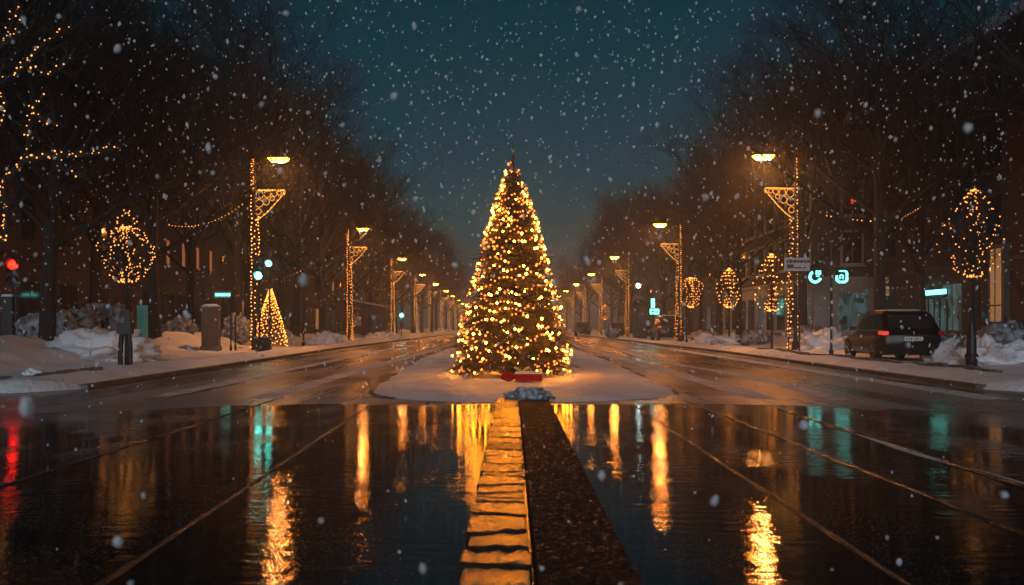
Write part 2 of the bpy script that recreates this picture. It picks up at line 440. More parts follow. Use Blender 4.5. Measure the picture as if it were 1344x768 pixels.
mb.add(vs,[(j*(nx+1)+i,j*(nx+1)+i+1,(j+1)*(nx+1)+i+1,(j+1)*(nx+1)+i) for j in range(ny) for i in range(nx)])
struct(mb.build('coarse_stone_band',ROUGHS))

# ================================================================ CHRISTMAS TREE
TY=18.6
tree=thing('christmas_tree','tall fir covered in warm lights on the snowy island in the middle of the road','christmas tree',(gx(673,TY),TY,.06)); tree.scale=(1,1,1.03)
TP=[(0,1.20),(.38,1.20),(1.18,1.02),(1.98,.81),(2.54,.66),(3.19,.49),(3.59,.36),(3.99,.215),(4.36,.07),(4.5,.02),(5,.02)]
def tprof(z):  # crown radius by height
    for (a,ra),(b,rb) in zip(TP[:-1],TP[1:]):
        if z<=b: return ra+(rb-ra)*(max(z,a)-a)/(b-a)
    return .02
mb=MB(); mb.tube([(0,0,-.1),(0,0,2),(0,0,4.5)],[.11,.07,.015],10); mb.build('trunk',BARK,tree)
mb=MB(); r3=random.Random(11)
def shoot(mb,p,d,L_,n,nr):
    d=d.normalized(); a=d.orthogonal().normalized(); b=d.cross(a)
    q0=p; q1=p+d*L_
    mb.add([q0+a*.004,q0-a*.004,q1],[(0,1,2)])
    for k in range(n):
        t=(k+.5)/n; ang=k*2.4+r3.random(); rad=a*math.cos(ang)+b*math.sin(ang)
        base=p+d*(L_*t); tip=base+(rad*.85+d*.75).normalized()*nr*(1.1-.5*t)
        s=d.cross(rad)*.0075
        mb.add([base-s,base+s,tip],[(0,1,2)])
nb=1750
for i in range(nb):
    z=4.28*(1-math.sqrt(r3.random()*.985))
    if i<420: z=r3.uniform(2.2,4.28)
    z=max(.06,z)
    ang=r3.random()*6.283; rr=tprof(z)*r3.uniform(.78,1.07)*(1+.08*math.sin(ang*5+z*4)+.05*math.sin(ang*9+z*11)+.07*math.sin(z*11)+.10*noise.noise(Vector((math.cos(ang)*1.5,math.sin(ang)*1.5,z*1.6))))
    dv=Vector((math.cos(ang),math.sin(ang),0)); Lb=min(.55,rr*.8+.06)
    tip=dv*rr+Vector((0,0,z)); droop=-.32+.25*(z/4.4)+r3.uniform(-.12,.12)
    root=tip-dv*Lb-Vector((0,0,droop*Lb))
    mb.tube([root,tip],[.009,.003],3,False)
    side=Vector((-dv.y,dv.x,0))
    ns=6
    for k in range(ns):
        t=.25+.75*k/(ns-1); c=root.lerp(tip,t)
        for sgn in ((-1,1) if k<ns-1 else (0,)):
            d=(dv*(.8)+side*sgn*.75+Vector((0,0,droop*.8+r3.uniform(-.25,.3))))
            shoot(mb,c,d,(.20-.09*t)*r3.uniform(.8,1.2)*(1 if z<3.4 else .65 if z<4 else .4),9,.045 if z<3.9 else .028)
mb.build('crown',NEEDLE,tree)
mb=MB(); mb.lathe([(.012,4.30),(.05,4.42),(.028,4.5),(.045,4.58),(.022,4.66),(.016,4.78),(.003,4.95)],8); mb.build('finial',mat('finial_metal',(.10,.03,.03),.5,metal=.3),tree)
# light strings wound round the crown
bulbn=0
zs=[.20,.34,.52,.72,.92,1.12,1.34,1.54,1.76,1.98,2.18,2.38,2.58,2.76,2.94,3.1,3.26,3.42,3.56,3.7,3.84,3.97,4.1,4.2,4.28,4.36,4.43]
for si,z0 in enumerate(zs):
    mb=MB(); circ=2*math.pi*tprof(z0); step=.078 if z0<3 else .055
    nn=max(7,int(circ/step)); ph=r3.random()*6; pts=[]
    for k in range(nn+1):
        a=2*math.pi*k/nn+ph
        z=z0+r3.uniform(-.03,.03)+.12*math.sin(a*3+si*1.3)*(1-z0/5)+.06*math.sin(a*7+si)+r3.uniform(-.045,.045)
        z=max(.1,z); rr=tprof(z)*r3.uniform(.90,1.07)+(.028 if z<3.9 else .045)
        pts.append(Vector((math.cos(a)*rr,math.sin(a)*rr,z)))
    mb.mat(0); mb.tube(pts,.004,3,False)
    mb.mat(1)
    for p in pts[:-1]:
        if noise.noise(p*1.9+Vector((0,0,3)))<-.24 or r3.random()<.05: continue
        hot=r3.random()<.26; mb.mat(2 if hot else 1); mb.octa(p+Vector((p.x,p.y,0)).normalized()*.03,r3.uniform(.019,.030) if hot else r3.uniform(.017,.031)); bulbn+=1
    mb.build('light_string',[WIRE,BULB,BULBH],tree)

# gift parcels and snowy clump at the nose of the island
GY=16.5
RED=mat('red_gift_paper',(.45,.004,.008),.8,spec=.08,var=.1); CREAM=mat('cream_gift_paper',(.75,.62,.42),.45); 
g=thing('gift_box','flat red gift box with a cream lid and ribbon lying under the tree','gift box',(gx(694,GY),GY,.075),R(-4),scale=1.12)
mb=MB(); mb.box((0,0,.06),(.46,.30,.12)); mb.build('box',RED,g)
mb=MB(); mb.box((0,0,.138),(.48,.32,.034),taper=.93); mb.build('lid',CREAM,g)
mb=MB()
for s in (-1,1):
    pts=[(-.12+s*.02,-.02,.172)]+[(-.12+s*(.02+.11*math.sin(t*math.pi/6)),-.02,.175+.07*math.sin(t*math.pi/6)*(1.2-t/8)) for t in range(1,6)]+[(-.12+s*.02,-.02,.18)]
    mb.tube(pts,.016,6)
mb.build('bow',mat('gold_ribbon',(.7,.42,.12),.35),g)
g=thing('gift_box','small rounded red parcel left of the flat gift box','gift box',(gx(667,16.6),16.6,.07),R(15))
mb=MB(); mb.blob((0,0,.07),(.14,.12,.085),2,.25,2,seed=4); mb.build('wrapping',RED,g,True)
mb=MB(); mb.tube([(-.12,0,.05),(-.09,0,.14),(0,0,.165),(.09,0,.14),(.12,0,.05)],.012,6); mb.build('ribbon',mat('dark_red_ribbon',(.3,.01,.015),.4),g)

CLUMP=mat('snowy_clump',(.03,.04,.045),.7,color2=(.5,.55,.6),vscale=14,bump=.02,bscale=20,detail=6)
cl=thing('snowy_shrub','low snow-dusted shrub lying at the tip of the island before the gift box','shrub',(gx(694,12.75),12.75,.03),scale=.85)
mb=MB(); mb.blob((-.02,0,.06),(.38,.14,.13),4,.55,2.4,seed=2); mb.build('mound',CLUMP,cl,True)
mb=MB()
for k in range(260):
    x=rnd.uniform(-.36,.38); z=.05+.11*max(0,1-(x/.42)**2)*rnd.uniform(.4,1); y=rnd.uniform(-.14,.05)
    p=Vector((x,y,z)); d=Vector((rnd.uniform(-.6,.9),rnd.uniform(-.8,.3),rnd.uniform(.0,.9))).normalized()*rnd.uniform(.03,.08)
    mb.tube([p,p+d],[.004,.001],3,False)
mb.build('twigs',mat('frosted_twig',(.10,.12,.13),.7,color2=(.5,.55,.58),vscale=20),cl)

# ================================================================ GARLANDED STREET LAMPS
def lamp_builder(out, near=True):
    """pole at origin, arm and bracket reaching towards +X; out = reach of the lamp arm"""
    t=thing('street_lamp','','street lamp',(0,0,0)); r=random.Random(int(out*100))
    mb=MB(); mb.lathe([(.15,-.2),(.15,.35),(.10,.42),(.085,.6),(.07,3),(.055,6.9),(.03,8.15),(.0,8.2)],12); mb.build('pole',DARKM,t,True)
    arm=[(0.02,0,7.25),(.25,0,7.55),(.5,0,7.95),(.75,0,8.2),(out-.12,0,8.24),(out+.02,0,8.22)]
    mb=MB(); mb.tube(arm,[.035,.033,.03,.028,.028,.03],8); mb.build('arm',DARKM,t,True)
    mb=MB()
    prof=[(-.50,.06,.0),(-.46,.16,.05),(-.25,.24,.12),(.2,.24,.12),(.44,.17,.06),(.50,.08,.0)]
    vs=[];n=10
    for x,wd,h in prof:
        for k in range(n+1):
            a=math.pi*k/n; vs.append((out+x,wd*math.cos(a),8.16+h*math.sin(a)+.02))
    fs=[(i*(n+1)+k,i*(n+1)+k+1,(i+1)*(n+1)+k+1,(i+1)*(n+1)+k) for i in range(len(prof)-1) for k in range(n)]
    mb.add(vs,fs); hd=mb.build('lamp_head',DARKM,t,True)
    mb=MB(); q=[]
    for hx,hy,z in ((.42,.15,8.165),(.38,.14,8.11),(.28,.11,8.02)):
        q+=[(out-hx,-hy,z),(out+hx,-hy,z),(out+hx,hy,z),(out-hx,hy,z)]
    mb.add(q,[(4,5,1,0),(5,6,2,1),(6,7,3,2),(7,4,0,3),(8,9,5,4),(9,10,6,5),(10,11,7,6),(11,8,4,7)])
    gl=mb.build('lamp_glass',LAMPS,hd)
    mb=MB(); mb.add([(out-.27,-.10,8.018),(out+.27,-.10,8.018),(out+.27,.10,8.018),(out-.27,.10,8.018)],[(3,2,1,0)])
    mb.build('lamp_lens',LAMPG,hd)
    # bracket: top rail, curved diagonal, web of cells
    zt=6.82; zb=5.55; RE=1.28
    def diag(u): return Vector((.05+(RE-.08)*u**.85,0,zb+(zt-.12-zb)*u**1.15))
    mb=MB()
    mb.tube([(0,0,zt),(RE,0,zt)],.022,6); mb.tube([(RE,0,zt),(RE+.02,0,zt-.14),(RE-.03,0,zt-.2)],.02,6)
    mb.tube([diag(k/8) for k in range(9)],.022,6)
    pts=[]
    rr=[((.22,zt-.2),.17),((.55,zt-.17),.15),((.84,zt-.14),.12),((1.06,zt-.11),.09),((.20,zt-.56),.17),((.50,zt-.48),.15),((.16,zt-.9),.13),((.76,zt-.36),.09)]
    for (cx,cz),ra in rr:
        m_=[(cx+ra*math.cos(a*math.pi/4)*(1+r.uniform(-.12,.12)),0,cz+ra*math.sin(a*math.pi/4)*(1+r.uniform(-.12,.12))) for a in range(8)]
        mb.tube(m_+[m_[0]],.013,4,False)
    mb.build('bracket',ROPE,t)
    def strand(fn,z0,z1,step,mb,rb=.030):
        z=z0
        pts=[]
        while z<z1:
            p=fn(z)+Vector((r.uniform(-.025,.025),r.uniform(-.03,.03),0)); pts.append(p)
            z+=step*r.uniform(.75,1.25)
        mb.mat(0); mb.tube(pts,.006,3,False); mb.mat(1)
        for p in pts: mb.octa(p,rb*r.uniform(.8,1.15))
    specs=[(lambda z: Vector((-.10,-.10,z)),.15,8.15,.15),
           (lambda z: Vector((.30-.12*(z/5.6),-.05,z)),.15,5.7,.155),
           (lambda z: Vector((.12+.07*math.sin(z*2.3),-.14,z)),.2,5.6,.24)]
    for fn,a,b,st in specs:
        mb=MB(); strand(fn,a,b,st,mb); mb.build('light_string',[WIRE,BULBG],t)
    mb=MB(); z=0
    pl=[Vector((-.04+r.uniform(-.02,.02),-.06,8.13-k*.095)) for k in range(14)]
    pl+=[Vector((k*.11,-.03,zt+r.uniform(-.02,.02))) for k in range(12)]
    pl+=[Vector((p.x,-.03,p.z)) for p in (diag(k/8) for k in range(8,-1,-1))]
    mb.mat(0); mb.tube(pl,.007,3,False); mb.mat(1)
    for p in pl: mb.octa(p,.025)
    mb.build('light_string',[WIRE,BULBG],t)
    # base frame posts that carry the outer strand
    mb=MB(); mb.tube([(.30,0,-.1),(.20,0,5.6)],[.02,.016],6); mb.build('strut',DARKM,t)
    return t
lampL=lamp_builder(1.02); lampR=lamp_builder(1.36)
LL=[(334,36.3),(458,62),(515,89),(545,116),(564,141),(579,167),(589,195),(597,224),(603,256),(608,290),(612,325),(616,360)]  # last three lamps added to strengthen the glow at the vanishing point
RL=[(1044,35.8),(892,59.5),(824,87.1),(789,115),(767,141),(752,167),(741,195),(732,224),(725,256),(720,290),(716,325),(712,360)]  # here too the last three are added for the distant glow
def lname(i,sd): 
    return f"garlanded street lamp on the {sd} pavement, "+('nearest to the camera with its bracket clearly lit' if i==0 else f"{ORD[i]} from the camera along the row")
for i,(px,d) in enumerate(LL):
    loc=(gx(px,d),d,.12)
    o=lampL if i==0 else dup(lampL); o.location=loc; o['label']=lname(i,'left'); o['group']='garlanded lamps along the left pavement'
for i,(px,d) in enumerate(RL):
    loc=(gx(px,d),d,.12)
    o=lampR if i==0 else dup(lampR); o.location=loc; o.rotation_euler=(0,0,math.pi); o['label']=lname(i,'right'); o['group']='garlanded lamps along the right pavement'
    if i==0: o.rotation_euler=(0,0,math.pi+R(3))

# ================================================================ SMALL LIT TREES
def lit_tree(label,px,d,zc,rx,rz_,nb,shape,seed,guard=False,br=.024,ears=False):
    r=random.Random(seed); x=gx(px,d); z0=max(snow_h(-1 if x<0 else 1,x,d)-.03,0)
    t=thing('lit_tree',label,'lit tree',(x,d,z0),group='small street trees wound with warm lights'); zc-=z0
    def rad(u):   # u 0 bottom..1 top
        if shape=='ball': return math.sqrt(max(0,1-(2*u-1)**2))
        return max(.0,(math.sin(min(1,u/.36)*math.pi/2)**.6 if u<.36 else (1-((u-.36)/.64)**1.45)**.8) )
    mb=MB(); mb.tube([(0,0,-.1),(0,0,zc-rz_*.9),(.02,0,zc),(0,0,zc+rz_*.7)],[.055,.045,.03,.008],8); mb.build('trunk',BARK,t)
    mb=MB()
    for k in range(150):
        u=r.random(); a=r.random()*6.28; q=rad(u)*rx*r.uniform(.75,1); p1=Vector((math.cos(a)*q,math.sin(a)*q,zc-rz_+2*rz_*u))
        zz=zc-rz_+2*rz_*u*.6; p0=Vector((0,0,max(zc-rz_*.95,min(zz-.15,p1.z-.1)))); m_=p0.lerp(p1,.5)+Vector((0,0,.08))+Vector((r.uniform(-.05,.05),r.uniform(-.05,.05),0))
        mb.tube([p0,m_,p1],[.008,.006,.002],3,False)
        for _ in range(2):
            e=p1+Vector((r.uniform(-.12,.12),r.uniform(-.12,.12),r.uniform(-.02,.16))); mb.tube([m_.lerp(p1,.5),e],[.004,.001],3,False)
    mb.build('crown',TWIG,t)
    ns=9 if shape!='ball' else 8
    for s in range(ns):
        mb=MB(); pts=[]; a0=2*math.pi*s/ns+r.uniform(-.2,.2); n=max(6,int(nb/ns))
        for k in range(n):
            u=.5-.49*math.cos(math.pi*k/(n-1)) if shape=='ball' else (.5-.49*math.cos(math.pi*(k/(n-1))**1.1)); a=a0+.55*math.sin(u*5+s); q=rad(u)*rx*(r.uniform(.90,1.12) if r.random()<(.5 if shape=='ball' else .74) else r.uniform(.2,.9))
            if s==ns-1: q*=.15
            pts.append(Vector((math.cos(a)*q+r.uniform(-.02,.02),math.sin(a)*q,zc-rz_+2*rz_*u+r.uniform(-.02,.02))))
        mb.mat(0); mb.tube(pts,.004,3,False); mb.mat(1)
        for p in pts: mb.octa(p,br*r.uniform(.8,1.15))
        mb.build('light_string',[WIRE,BULBG if d>25 else BULBT],t)
    if ears:
        for s in (-1,1):
            mb=MB(); pts=[Vector((s*(.10+.16*math.sin(k*.8)),0,zc+rz_+.02+k*.065)) for k in range(7)]
            mb.mat(0); mb.tube(pts,.004,3,False); mb.mat(1)
            for p in pts: mb.octa(p+Vector((r.uniform(-.03,.03),0,r.uniform(-.02,.02))),br)
            mb.build('light_string',[WIRE,BULBT],t)
    if guard:
        for s in (-1,1):
            mb=MB(); mb.tube([(s*.13-.03,0,-.1),(s*.12-.03,0,.5),(s*.07-.03,0,1.05)],[.065,.07,.06],8); mb.build('support_post',DARKM,t)
        mb=MB(); mb.box((-.03,0,.98),(.36,.2,.3)); mb.box((.05,0,1.25),(.12,.1,.4)); mb.build('tree_guard',DARKM,t)
    return t
lit_tree('round crown of sparse lights on a dark post with two legs, left snowbank',166,22,2.98,.68,.72,230,'ball',1,guard=True,ears=True,br=.022)
tt=lit_tree('teardrop crown of amber lights at the far right, behind a black tapered bollard',1279,21.2,3.45,.80,1.10,170,'drop',2,br=.021)
lit_tree('wide sparse-lit tree standing left of the nearest right-hand street lamp',1013,37,3.05,.86,1.25,150,'drop',3,br=.027)
lit_tree('compact bright onion-shaped lit tree left of the wide sparse-lit one',957,50,3.42,.80,1.15,150,'drop',4,br=.032)
lit_tree('reddish lit tree just right of the second lamp on the right',908,60,3.55,.82,1.05,150,'ball',5,br=.032)
lit_tree('tiny far lit tree between the third and fourth lamps on the right',772+22,128,3.4,.8,1.1,90,'drop',6,br=.04)
# bollard
bo=thing('bollard','black tapered bollard standing in the snow before the far right lit tree','bollard',(gx(1275,20.4),20.4,snow_h(1,gx(1275,20.4),20.4)-.04))
mb=MB(); mb.lathe([(.13,-.1),(.135,.35),(.11,.42),(.10,.85),(.07,.98),(.075,1.05),(.03,1.15),(.025,1.5),(.0,1.52)],14); mb.build('post',DARKM,bo,True)
mb=MB(); mb.lathe([(.145,.3),(.15,.33),(.145,.37)],14); mb.build('collar',DARKM,bo,True)

# small fully lit conifer on the left pavement
d=41; x=gx(355,d); z0=snow_h(-1,x,d)
t=thing('lit_conifer','small cone-shaped conifer thick with warm lights behind the nearest left lamp','conifer',(x,d,z0-.05))
mb=MB(); mb.tube([(0,0,-.1),(0,0,2.5)],[.06,.01],8); mb.build('trunk',BARK,t)
mb=MB()
for i in range(420):
    z=2.6*(1-math.sqrt(rnd.random())); a=rnd.random()*6.28; rr=.76*(1-(z/2.75)**1.25)*rnd.uniform(.7,1.02); dv=Vector((math.cos(a),math.sin(a),0))
    shoot(mb,dv*rr*.6+Vector((0,0,z+.15)),dv+Vector((0,0,-.2)),max(.12,rr*.5),10,.07)
mb.build('crown',NEEDLE,t)
for s in range(8):
    mb=MB(); pts=[]
    for k in range(38):
        z=.15+2.65*((k+s/8)/38); a=k*1.9+s*.8; rr=.80*(1-(z/2.9)**1.25)+.03
        pts.append(Vector((math.cos(a)*rr,math.sin(a)*rr,z+rnd.uniform(-.04,.04))))
    mb.mat(1)
    for p in pts: mb.octa(p,.033)
    mb.mat(0); mb.tube(pts,.003,3,False)
    mb.build('light_string',[WIRE,BULBG],t)

# ================================================================ BARE TREES
def grow(seed,H,spread,density=1.0):
    r=random.Random(seed); tr=MB(); cr=MB(); tips=[]
    th=H*.30
    lean=Vector((r.uniform(-.03,.03),r.uniform(-.03,.03),1))
    trunk=[Vector((0,0,-.3)),Vector((0,0,.3)),lean*th*.5,lean*th,lean*H*.62+Vector((r.uniform(-.3,.3),r.uniform(-.3,.3),0))]
    tr.tube(trunk,[.36,.27,.22,.19,.08],10)
    def limb(p,d,L_,rad,lv,mb_):
        n=4 if lv<2 else 3
        pts=[p]; dd=d.copy()
        for k in range(n):
            dd=(dd+Vector((r.uniform(-.22,.22),r.uniform(-.22,.22),r.uniform(-.05,.22 if lv<3 else .08)))).normalized()
            pts.append(pts[-1]+dd*L_/n)
        mb_.tube(pts,[rad*(1-.75*k/n) for k in range(n+1)],6 if lv<1 else 3,False)
        if lv>=4: return
        nch=[6,6,6,8][lv]
        nch=max(2,int(nch*density))
        for c in range(nch):
            t=r.uniform(.28,1); k=min(n-1,int(t*n)); q=pts[k].lerp(pts[k+1],t*n-k)
            ax=Vector((r.uniform(-1,1),r.uniform(-1,1),r.uniform(-.35,.8))).normalized()
            nd=(dd*.75+ax*.85).normalized()
            limb(q,nd,L_*r.uniform(.42,.66),rad*.45,lv+1,mb_)
    nl=12
    for i in range(nl):
        t=.8+ (i/nl)*1.1; k=2; z=th*.85+(H*.62-th*.85)*i/(nl-1)
        q=lean*z; a=i*2.4+r.uniform(-.5,.5); up=.55+.9*i/nl
        limb(q,Vector((math.cos(a)*spread,math.sin(a)*spread,up)).normalized(),H*(.40-.10*i/nl),.10*(1-.4*i/nl),0,cr)
    return tr,cr
protos=[]
for s,(H,sp) in enumerate([(15,1.0),(16.5,.85),(14,1.15),(17,.95)]):
    tr,cr=grow(s+20,H,sp)
    t=thing('bare_tree','','tree',(0,0,-100)); tr.build('trunk',BARK,t); cr.build('crown',TWIG,t); protos.append(t)
used=[False]*4
rt=random.Random(5)
def put_tree(k,x,y,label,group,sc=1.0):
    if not used[k]: o=protos[k]; used[k]=True
    else: o=dup(protos[k])
    o.location=(x,y,0); o.rotation_euler=(0,0,rt.uniform(0,6.28)); o.scale=(sc,sc,sc*rt.uniform(.92,1.08)); o['label']=label; o['group']=group
rows={-1:[(13.6,[17,25,33,42.5,52,61.5,71,81,91,102,114,127,141,157,175,195,220]),(18.2,[21,29,38,48,58,69,80,93,108,125,145,170]),(23.5,[22,33,44,56,70])],
       1:[(14.6,[19.5,33.5,43,53,62,72,82,92,103,115,128,142,158,176,197,222]),(18.6,[24,38.5,49,60,72,85,99,116,135,160]),(24,[24,33])]}
for sd in (-1,1):
    nm='left' if sd<0 else 'right'
    for ri,(X,ysl) in enumerate(rows[sd]):
        for i,y in enumerate(ysl):
            row=['kerbside row','second row back','row against the house fronts'][ri]
            put_tree(rt.randrange(4),sd*(X+rt.uniform(-.5,.5)),y+rt.uniform(-1,1),f"tall bare tree, {ORD[i]} from the camera in the {nm} {row}",f"bare trees of the {nm} {row}",(1.0 if ri==0 else 1.1)*rt.uniform(.92,1.08))

# light-wrapped tree leaning in at the left edge
d0=19.0
lt=thing('light_wrapped_tree','big bare tree at the left edge whose trunk and boughs are wrapped in amber lights','tree',(-13.2,19.5,.2))
off=Vector((-13.2,19.5,.2))
def W(px,py,d): return P(px,py,d)-off
mb=MB(); mb.tube([(0,0,-.3),(.1,0,1.5),(.2,0,3.2),(.35,0,4.2)],[.34,.27,.24,.2],10); mb.build('trunk',BARK,lt)
paths=[[(-60,330),(-20,262),(5,238),(35,208),(90,204),(128,203),(157,193)],
       [(35,208),(40,165),(45,140),(60,123)],
       [(45,150),(62,160),(86,166)],[(78,200),(83,222),(115,236)],
       [(-60,330),(-5,290),(6,250),(10,290),(6,318),(-6,340)],
       [(14,262),(8,292),(2,320)],[(-40,290),(-15,200),(2,160),(8,135),(-2,108)],[(-30,200),(0,110),(20,98),(38,82),(60,100)],
       [(-30,120),(0,62),(12,42),(18,20),(30,5)],[(60,100),(78,92),(92,78)],[(0,62),(20,50),(30,8)],[(20,98),(60,55),(100,35)]]
for i,pa in enumerate(paths):
    dd=[18.5+.25*math.sin(i*1.7+k) for k in range(len(pa))]
    pts=[W(a,b,q) for (a,b),q in zip(pa,dd)]
    if i in(6,7,8): pts=[Vector((.3,0,4.0))]+pts
    mb=MB(); r0=.10 if i in(0,4) else .05
    mb.tube(pts,[r0*(1-.8*k/(len(pts)-1))+.006 for k in range(len(pts))],6,False)
    # side twigs
    for _ in range(26):
        k=rnd.randrange(len(pts)-1); q=pts[k].lerp(pts[k+1],rnd.random()); e=q+Vector((rnd.uniform(-.5,.6),rnd.uniform(-.5,.5),rnd.uniform(-.2,.7)))
        mb.tube([q,q.lerp(e,.5)+Vector((0,0,.05)),e],[.012,.008,.003],3,False)
    mb.build('bough',BARK,lt)
    mb=MB(); line=[]
    for k in range(len(pts)-1):
        L_=(pts[k+1]-pts[k]).length; n=max(1,int(L_/(.085 if i in(0,1,4) else .13)))
        for j in range(n): line.append(pts[k].lerp(pts[k+1],j/n)+Vector((rnd.uniform(-.07,.07),-.08,rnd.uniform(-.07,.07))))
    mb.mat(0); mb.tube(line,.004,3,False); mb.mat(1)
    for p in line:
        if rnd.random()<.9: mb.octa(p,rnd.uniform(.014,.026))
    mb.build('light_string',[WIRE,BULBT],lt)

# strings of lights hung across
def garland(label,a,b,sag,n,r=.03,mt=None,dens=1):
    mb=MB(); pts=[a.lerp(b,k/n)-Vector((0,0,sag*4*(k/n)*(1-k/n))) for k in range(n+1)]
    mb.mat(0); mb.tube(pts,.006,3,False); mb.mat(1)
    for p in pts:
        if rnd.random()<dens: mb.octa(p+Vector((0,0,-.04)),r*rnd.uniform(.7,1.2))
    o=mb.build('hanging_light_string',[WIRE,mt or BULBT]); tag(o,label,'light string')
garland('thin string of orange lights strung between the trees left of the nearest left lamp',P(222,294,34),P(318,267,33),.35,22,.022)
garland('string of lights hung between the lamps above the teal signals',P(345,368,45),P(412,345,46),.2,15,.022,dens=.7)
garland('string of amber lights hanging before the house front on the right',P(1085,282,38),P(1160,290,38),.05,13,.035,dens=.6)
garland('short rising run of amber lights above the parked estate car',P(1178,288,36),P(1208,271,36),.0,9,.035,dens=.9)
garland('faint string of lights in the trees behind the small round lit tree',P(86,345,30),P(120,250,30),.1,8,.015,dens=.6)

# ================================================================ TRAFFIC LIGHTS, SIGNS, POSTS
def traffic_light(label,px,py,d,lit,rz=0,col_=None,base_box=False,rl=.11):
    c=P(px,py,d); gz=max(0,snow_h(-1 if c.x<0 else 1,c.x,d)-.05)
    t=thing('traffic_light',label,'traffic light',(c.x,d,gz),rz)
    lz=c.z-gz; idx={'red':0,'amber':1,'green':2}[lit]; top=lz+.28*idx+.18
    mb=MB(); mb.tube([(0,.12,-.1),(0,.12,top+.02)],.045,8); mb.build('pole',DARKM,t)
    mb=MB(); mb.box((0,.03,top-.46),(rl*2.4,.14,.92)); hb=mb.build('housing',DARKM,t)
    for k in range(3):
        z=top-.18-.28*k
        mb=MB(); seg=16
        mb.add([(rl*math.cos(2*math.pi*i/seg),-.055,z+rl*math.sin(2*math.pi*i/seg)) for i in range(seg)]+[(0,-.085,z)],[(i,(i+1)%seg,seg) for i in range(seg)])
        mb.build('lens',(col_ if k==idx else LENSOFF),t)
        mb=MB(); vs=[]
        for yy in (-.05,-.19):
            for i in range(9):
                a=math.pi*i/8; vs.append(((rl+.015)*math.cos(a),yy,z+(rl+.015)*math.sin(a)))
        mb.add(vs,[(i,i+1,i+10,i+9) for i in range(8)]); mb.build('visor',DARKM,t)
    if base_box:
        mb=MB(); mb.box((-.22,.15,.9),(.36,.36,2.0)); mb.build('control_cabinet',DARKM,t)
        mb=MB(); mb.box((-.22,.15,1.94),(.4,.4,.08),taper=.8); mb.build('snow_cap',SNOW,t)
    return t
traffic_light('traffic light showing red at the far left beside a dark cabinet',18,348,29,'red',col_=REDG,base_box=True,rl=.17)
traffic_light('teal-lit signal on the pole right beside the nearest left lamp',339.5,362,33.5,'green',col_=TEALG,rl=.15)
traffic_light('teal-lit signal above and behind the one at the nearest left lamp',353,346,40,'green',col_=TEALG,rl=.15)

def bar_glyphs(mb,w_,h_,rows,r,y=-.012):
    for (z,sz,n) in rows:
        x=-w_*.42
        while x<w_*.40:
            l=r.uniform(.04,.11)*w_*1.4
            mb.box((x+l/2,y,z),(l,.006,sz)); x+=l+w_*.03
def sign(name,label,px,py,d,wd,ht,face,ink,rows,rz=0,post=None,seed=1,box=.06,cat='sign'):
    c=P(px,py,d); gz=max(0,snow_h(-1 if c.x<0 else 1,c.x,d)-.05)
    t=thing(name,label,cat,(c.x,d,gz),rz); z=c.z-gz
    mb=MB(); mb.box((0,0,z),(wd,box,ht)); mb.build('board',face,t)
    if rows:
        mb=MB(); rr=random.Random(seed); bar_glyphs(mb,wd,ht,[(z+a*ht,b*ht,n) for a,b,n in rows],rr,-box/2-.004); mb.build('lettering',ink,t)
    if post: 
        for px_ in post:
            mb=MB(); mb.tube([(px_,box/2+.04,-.1),(px_,box/2+.04,z+ht*.4)],.035,8); mb.build('post',DARKM,t)
    return t
WHITES=mat('white_sign_face',(.42,.45,.47),.5); INK=mat('sign_ink',(.02,.02,.025),.6); BEIGE=mat('beige_sign_face',(.45,.33,.2),.5)
DARKS=mat('dark_sign_face',(.06,.05,.04),.5); GOLDI=mat('pale_yellow_ink',(.6,.5,.28),.5); BACKL=emit('backlit_beige_sign',(1,.58,.30),.22); BACKD=emit('backlit_yellow_letters',(1,.7,.35),.25)
s_=sign('street_sign','pale grey sign board with dark lettering beside the nearest right-hand lamp',1046,347,34.5,1.02,.54,WHITES,INK,[(.22,.22,1)],post=[.12])
mb=MB(); zz=P(0,347,34.5).z-s_.location.z
mb.box((-.28,-.036,zz-.08),(.26,.006,.14)); mb.box((.12,-.036,zz-.14),(.5,.006,.05)); mb.build('lettering',INK,s_)
sign('shop_sign','dark board with pale yellow lettering, upper of two boards on the tree-side post',1157,368,38,.64,.38,DARKS,BACKD,[(.2,.16,1),(-.2,.16,1)],post=[.2],seed=3)
sign('shop_sign','small beige lit notice board, lower of two boards above the estate car',1157,382,37.9,.66,.42,BACKL,INK,[(.1,.12,1),(-.15,.1,1)],seed=5)
sign('shop_sign','long teal-lit sign bar on the left before the dark house fronts',292,387,45,.86,.30,emit('dim_teal_face',(.2,.75,.7),.25),TEALN,[(.0,.45,1)],seed=8,post=[0])
sign('advertising_panel','narrow teal-green lit panel standing in the left snowbank',187,424,30,.24,1.25,emit('green_panel_face',(.02,.35,.28),.16),TEALW,[(.46,.05,1)],seed=2,post=[0],box=.35,cat='advertising panel')

# neon emblems on the white shop
def arc(mb,cx,cz,r,a0,a1,th,n=20,y=0,sx=1):
    vs=[]
    for i in range(n+1):
        a=R(a0+(a1-a0)*i/n)
        for q in (r-th/2,r+th/2):
            for yy in (y-.03,y+.03): vs.append((cx+sx*q*math.cos(a),yy,cz+q*math.sin(a)))
    fs=[]
    for i in range(n):
        a=i*4; b=a+4
        fs+=[(a,b,b+2,a+2),(a+1,a+3,b+3,b+1),(a,a+1,b+1,b),(a+2,b+2,b+3,a+3)]
    mb.add(vs,fs)
c=P(1070,363,46)
t=thing('neon_sign','round teal neon emblem shaped like an open ring, left one on the white shop','neon sign',c,scale=.86)
mb=MB(); mb.box((0,.09,0),(.86,.1,.92)); mb.build('backplate',DARKM,t)
mb=MB(); arc(mb,0,-.02,.33,120,345,.15); mb.build('ring',TEALN,t)
mb=MB()
for k in range(3): mb.box((.08+k*.12,0,.24),(.07,.05,.26))
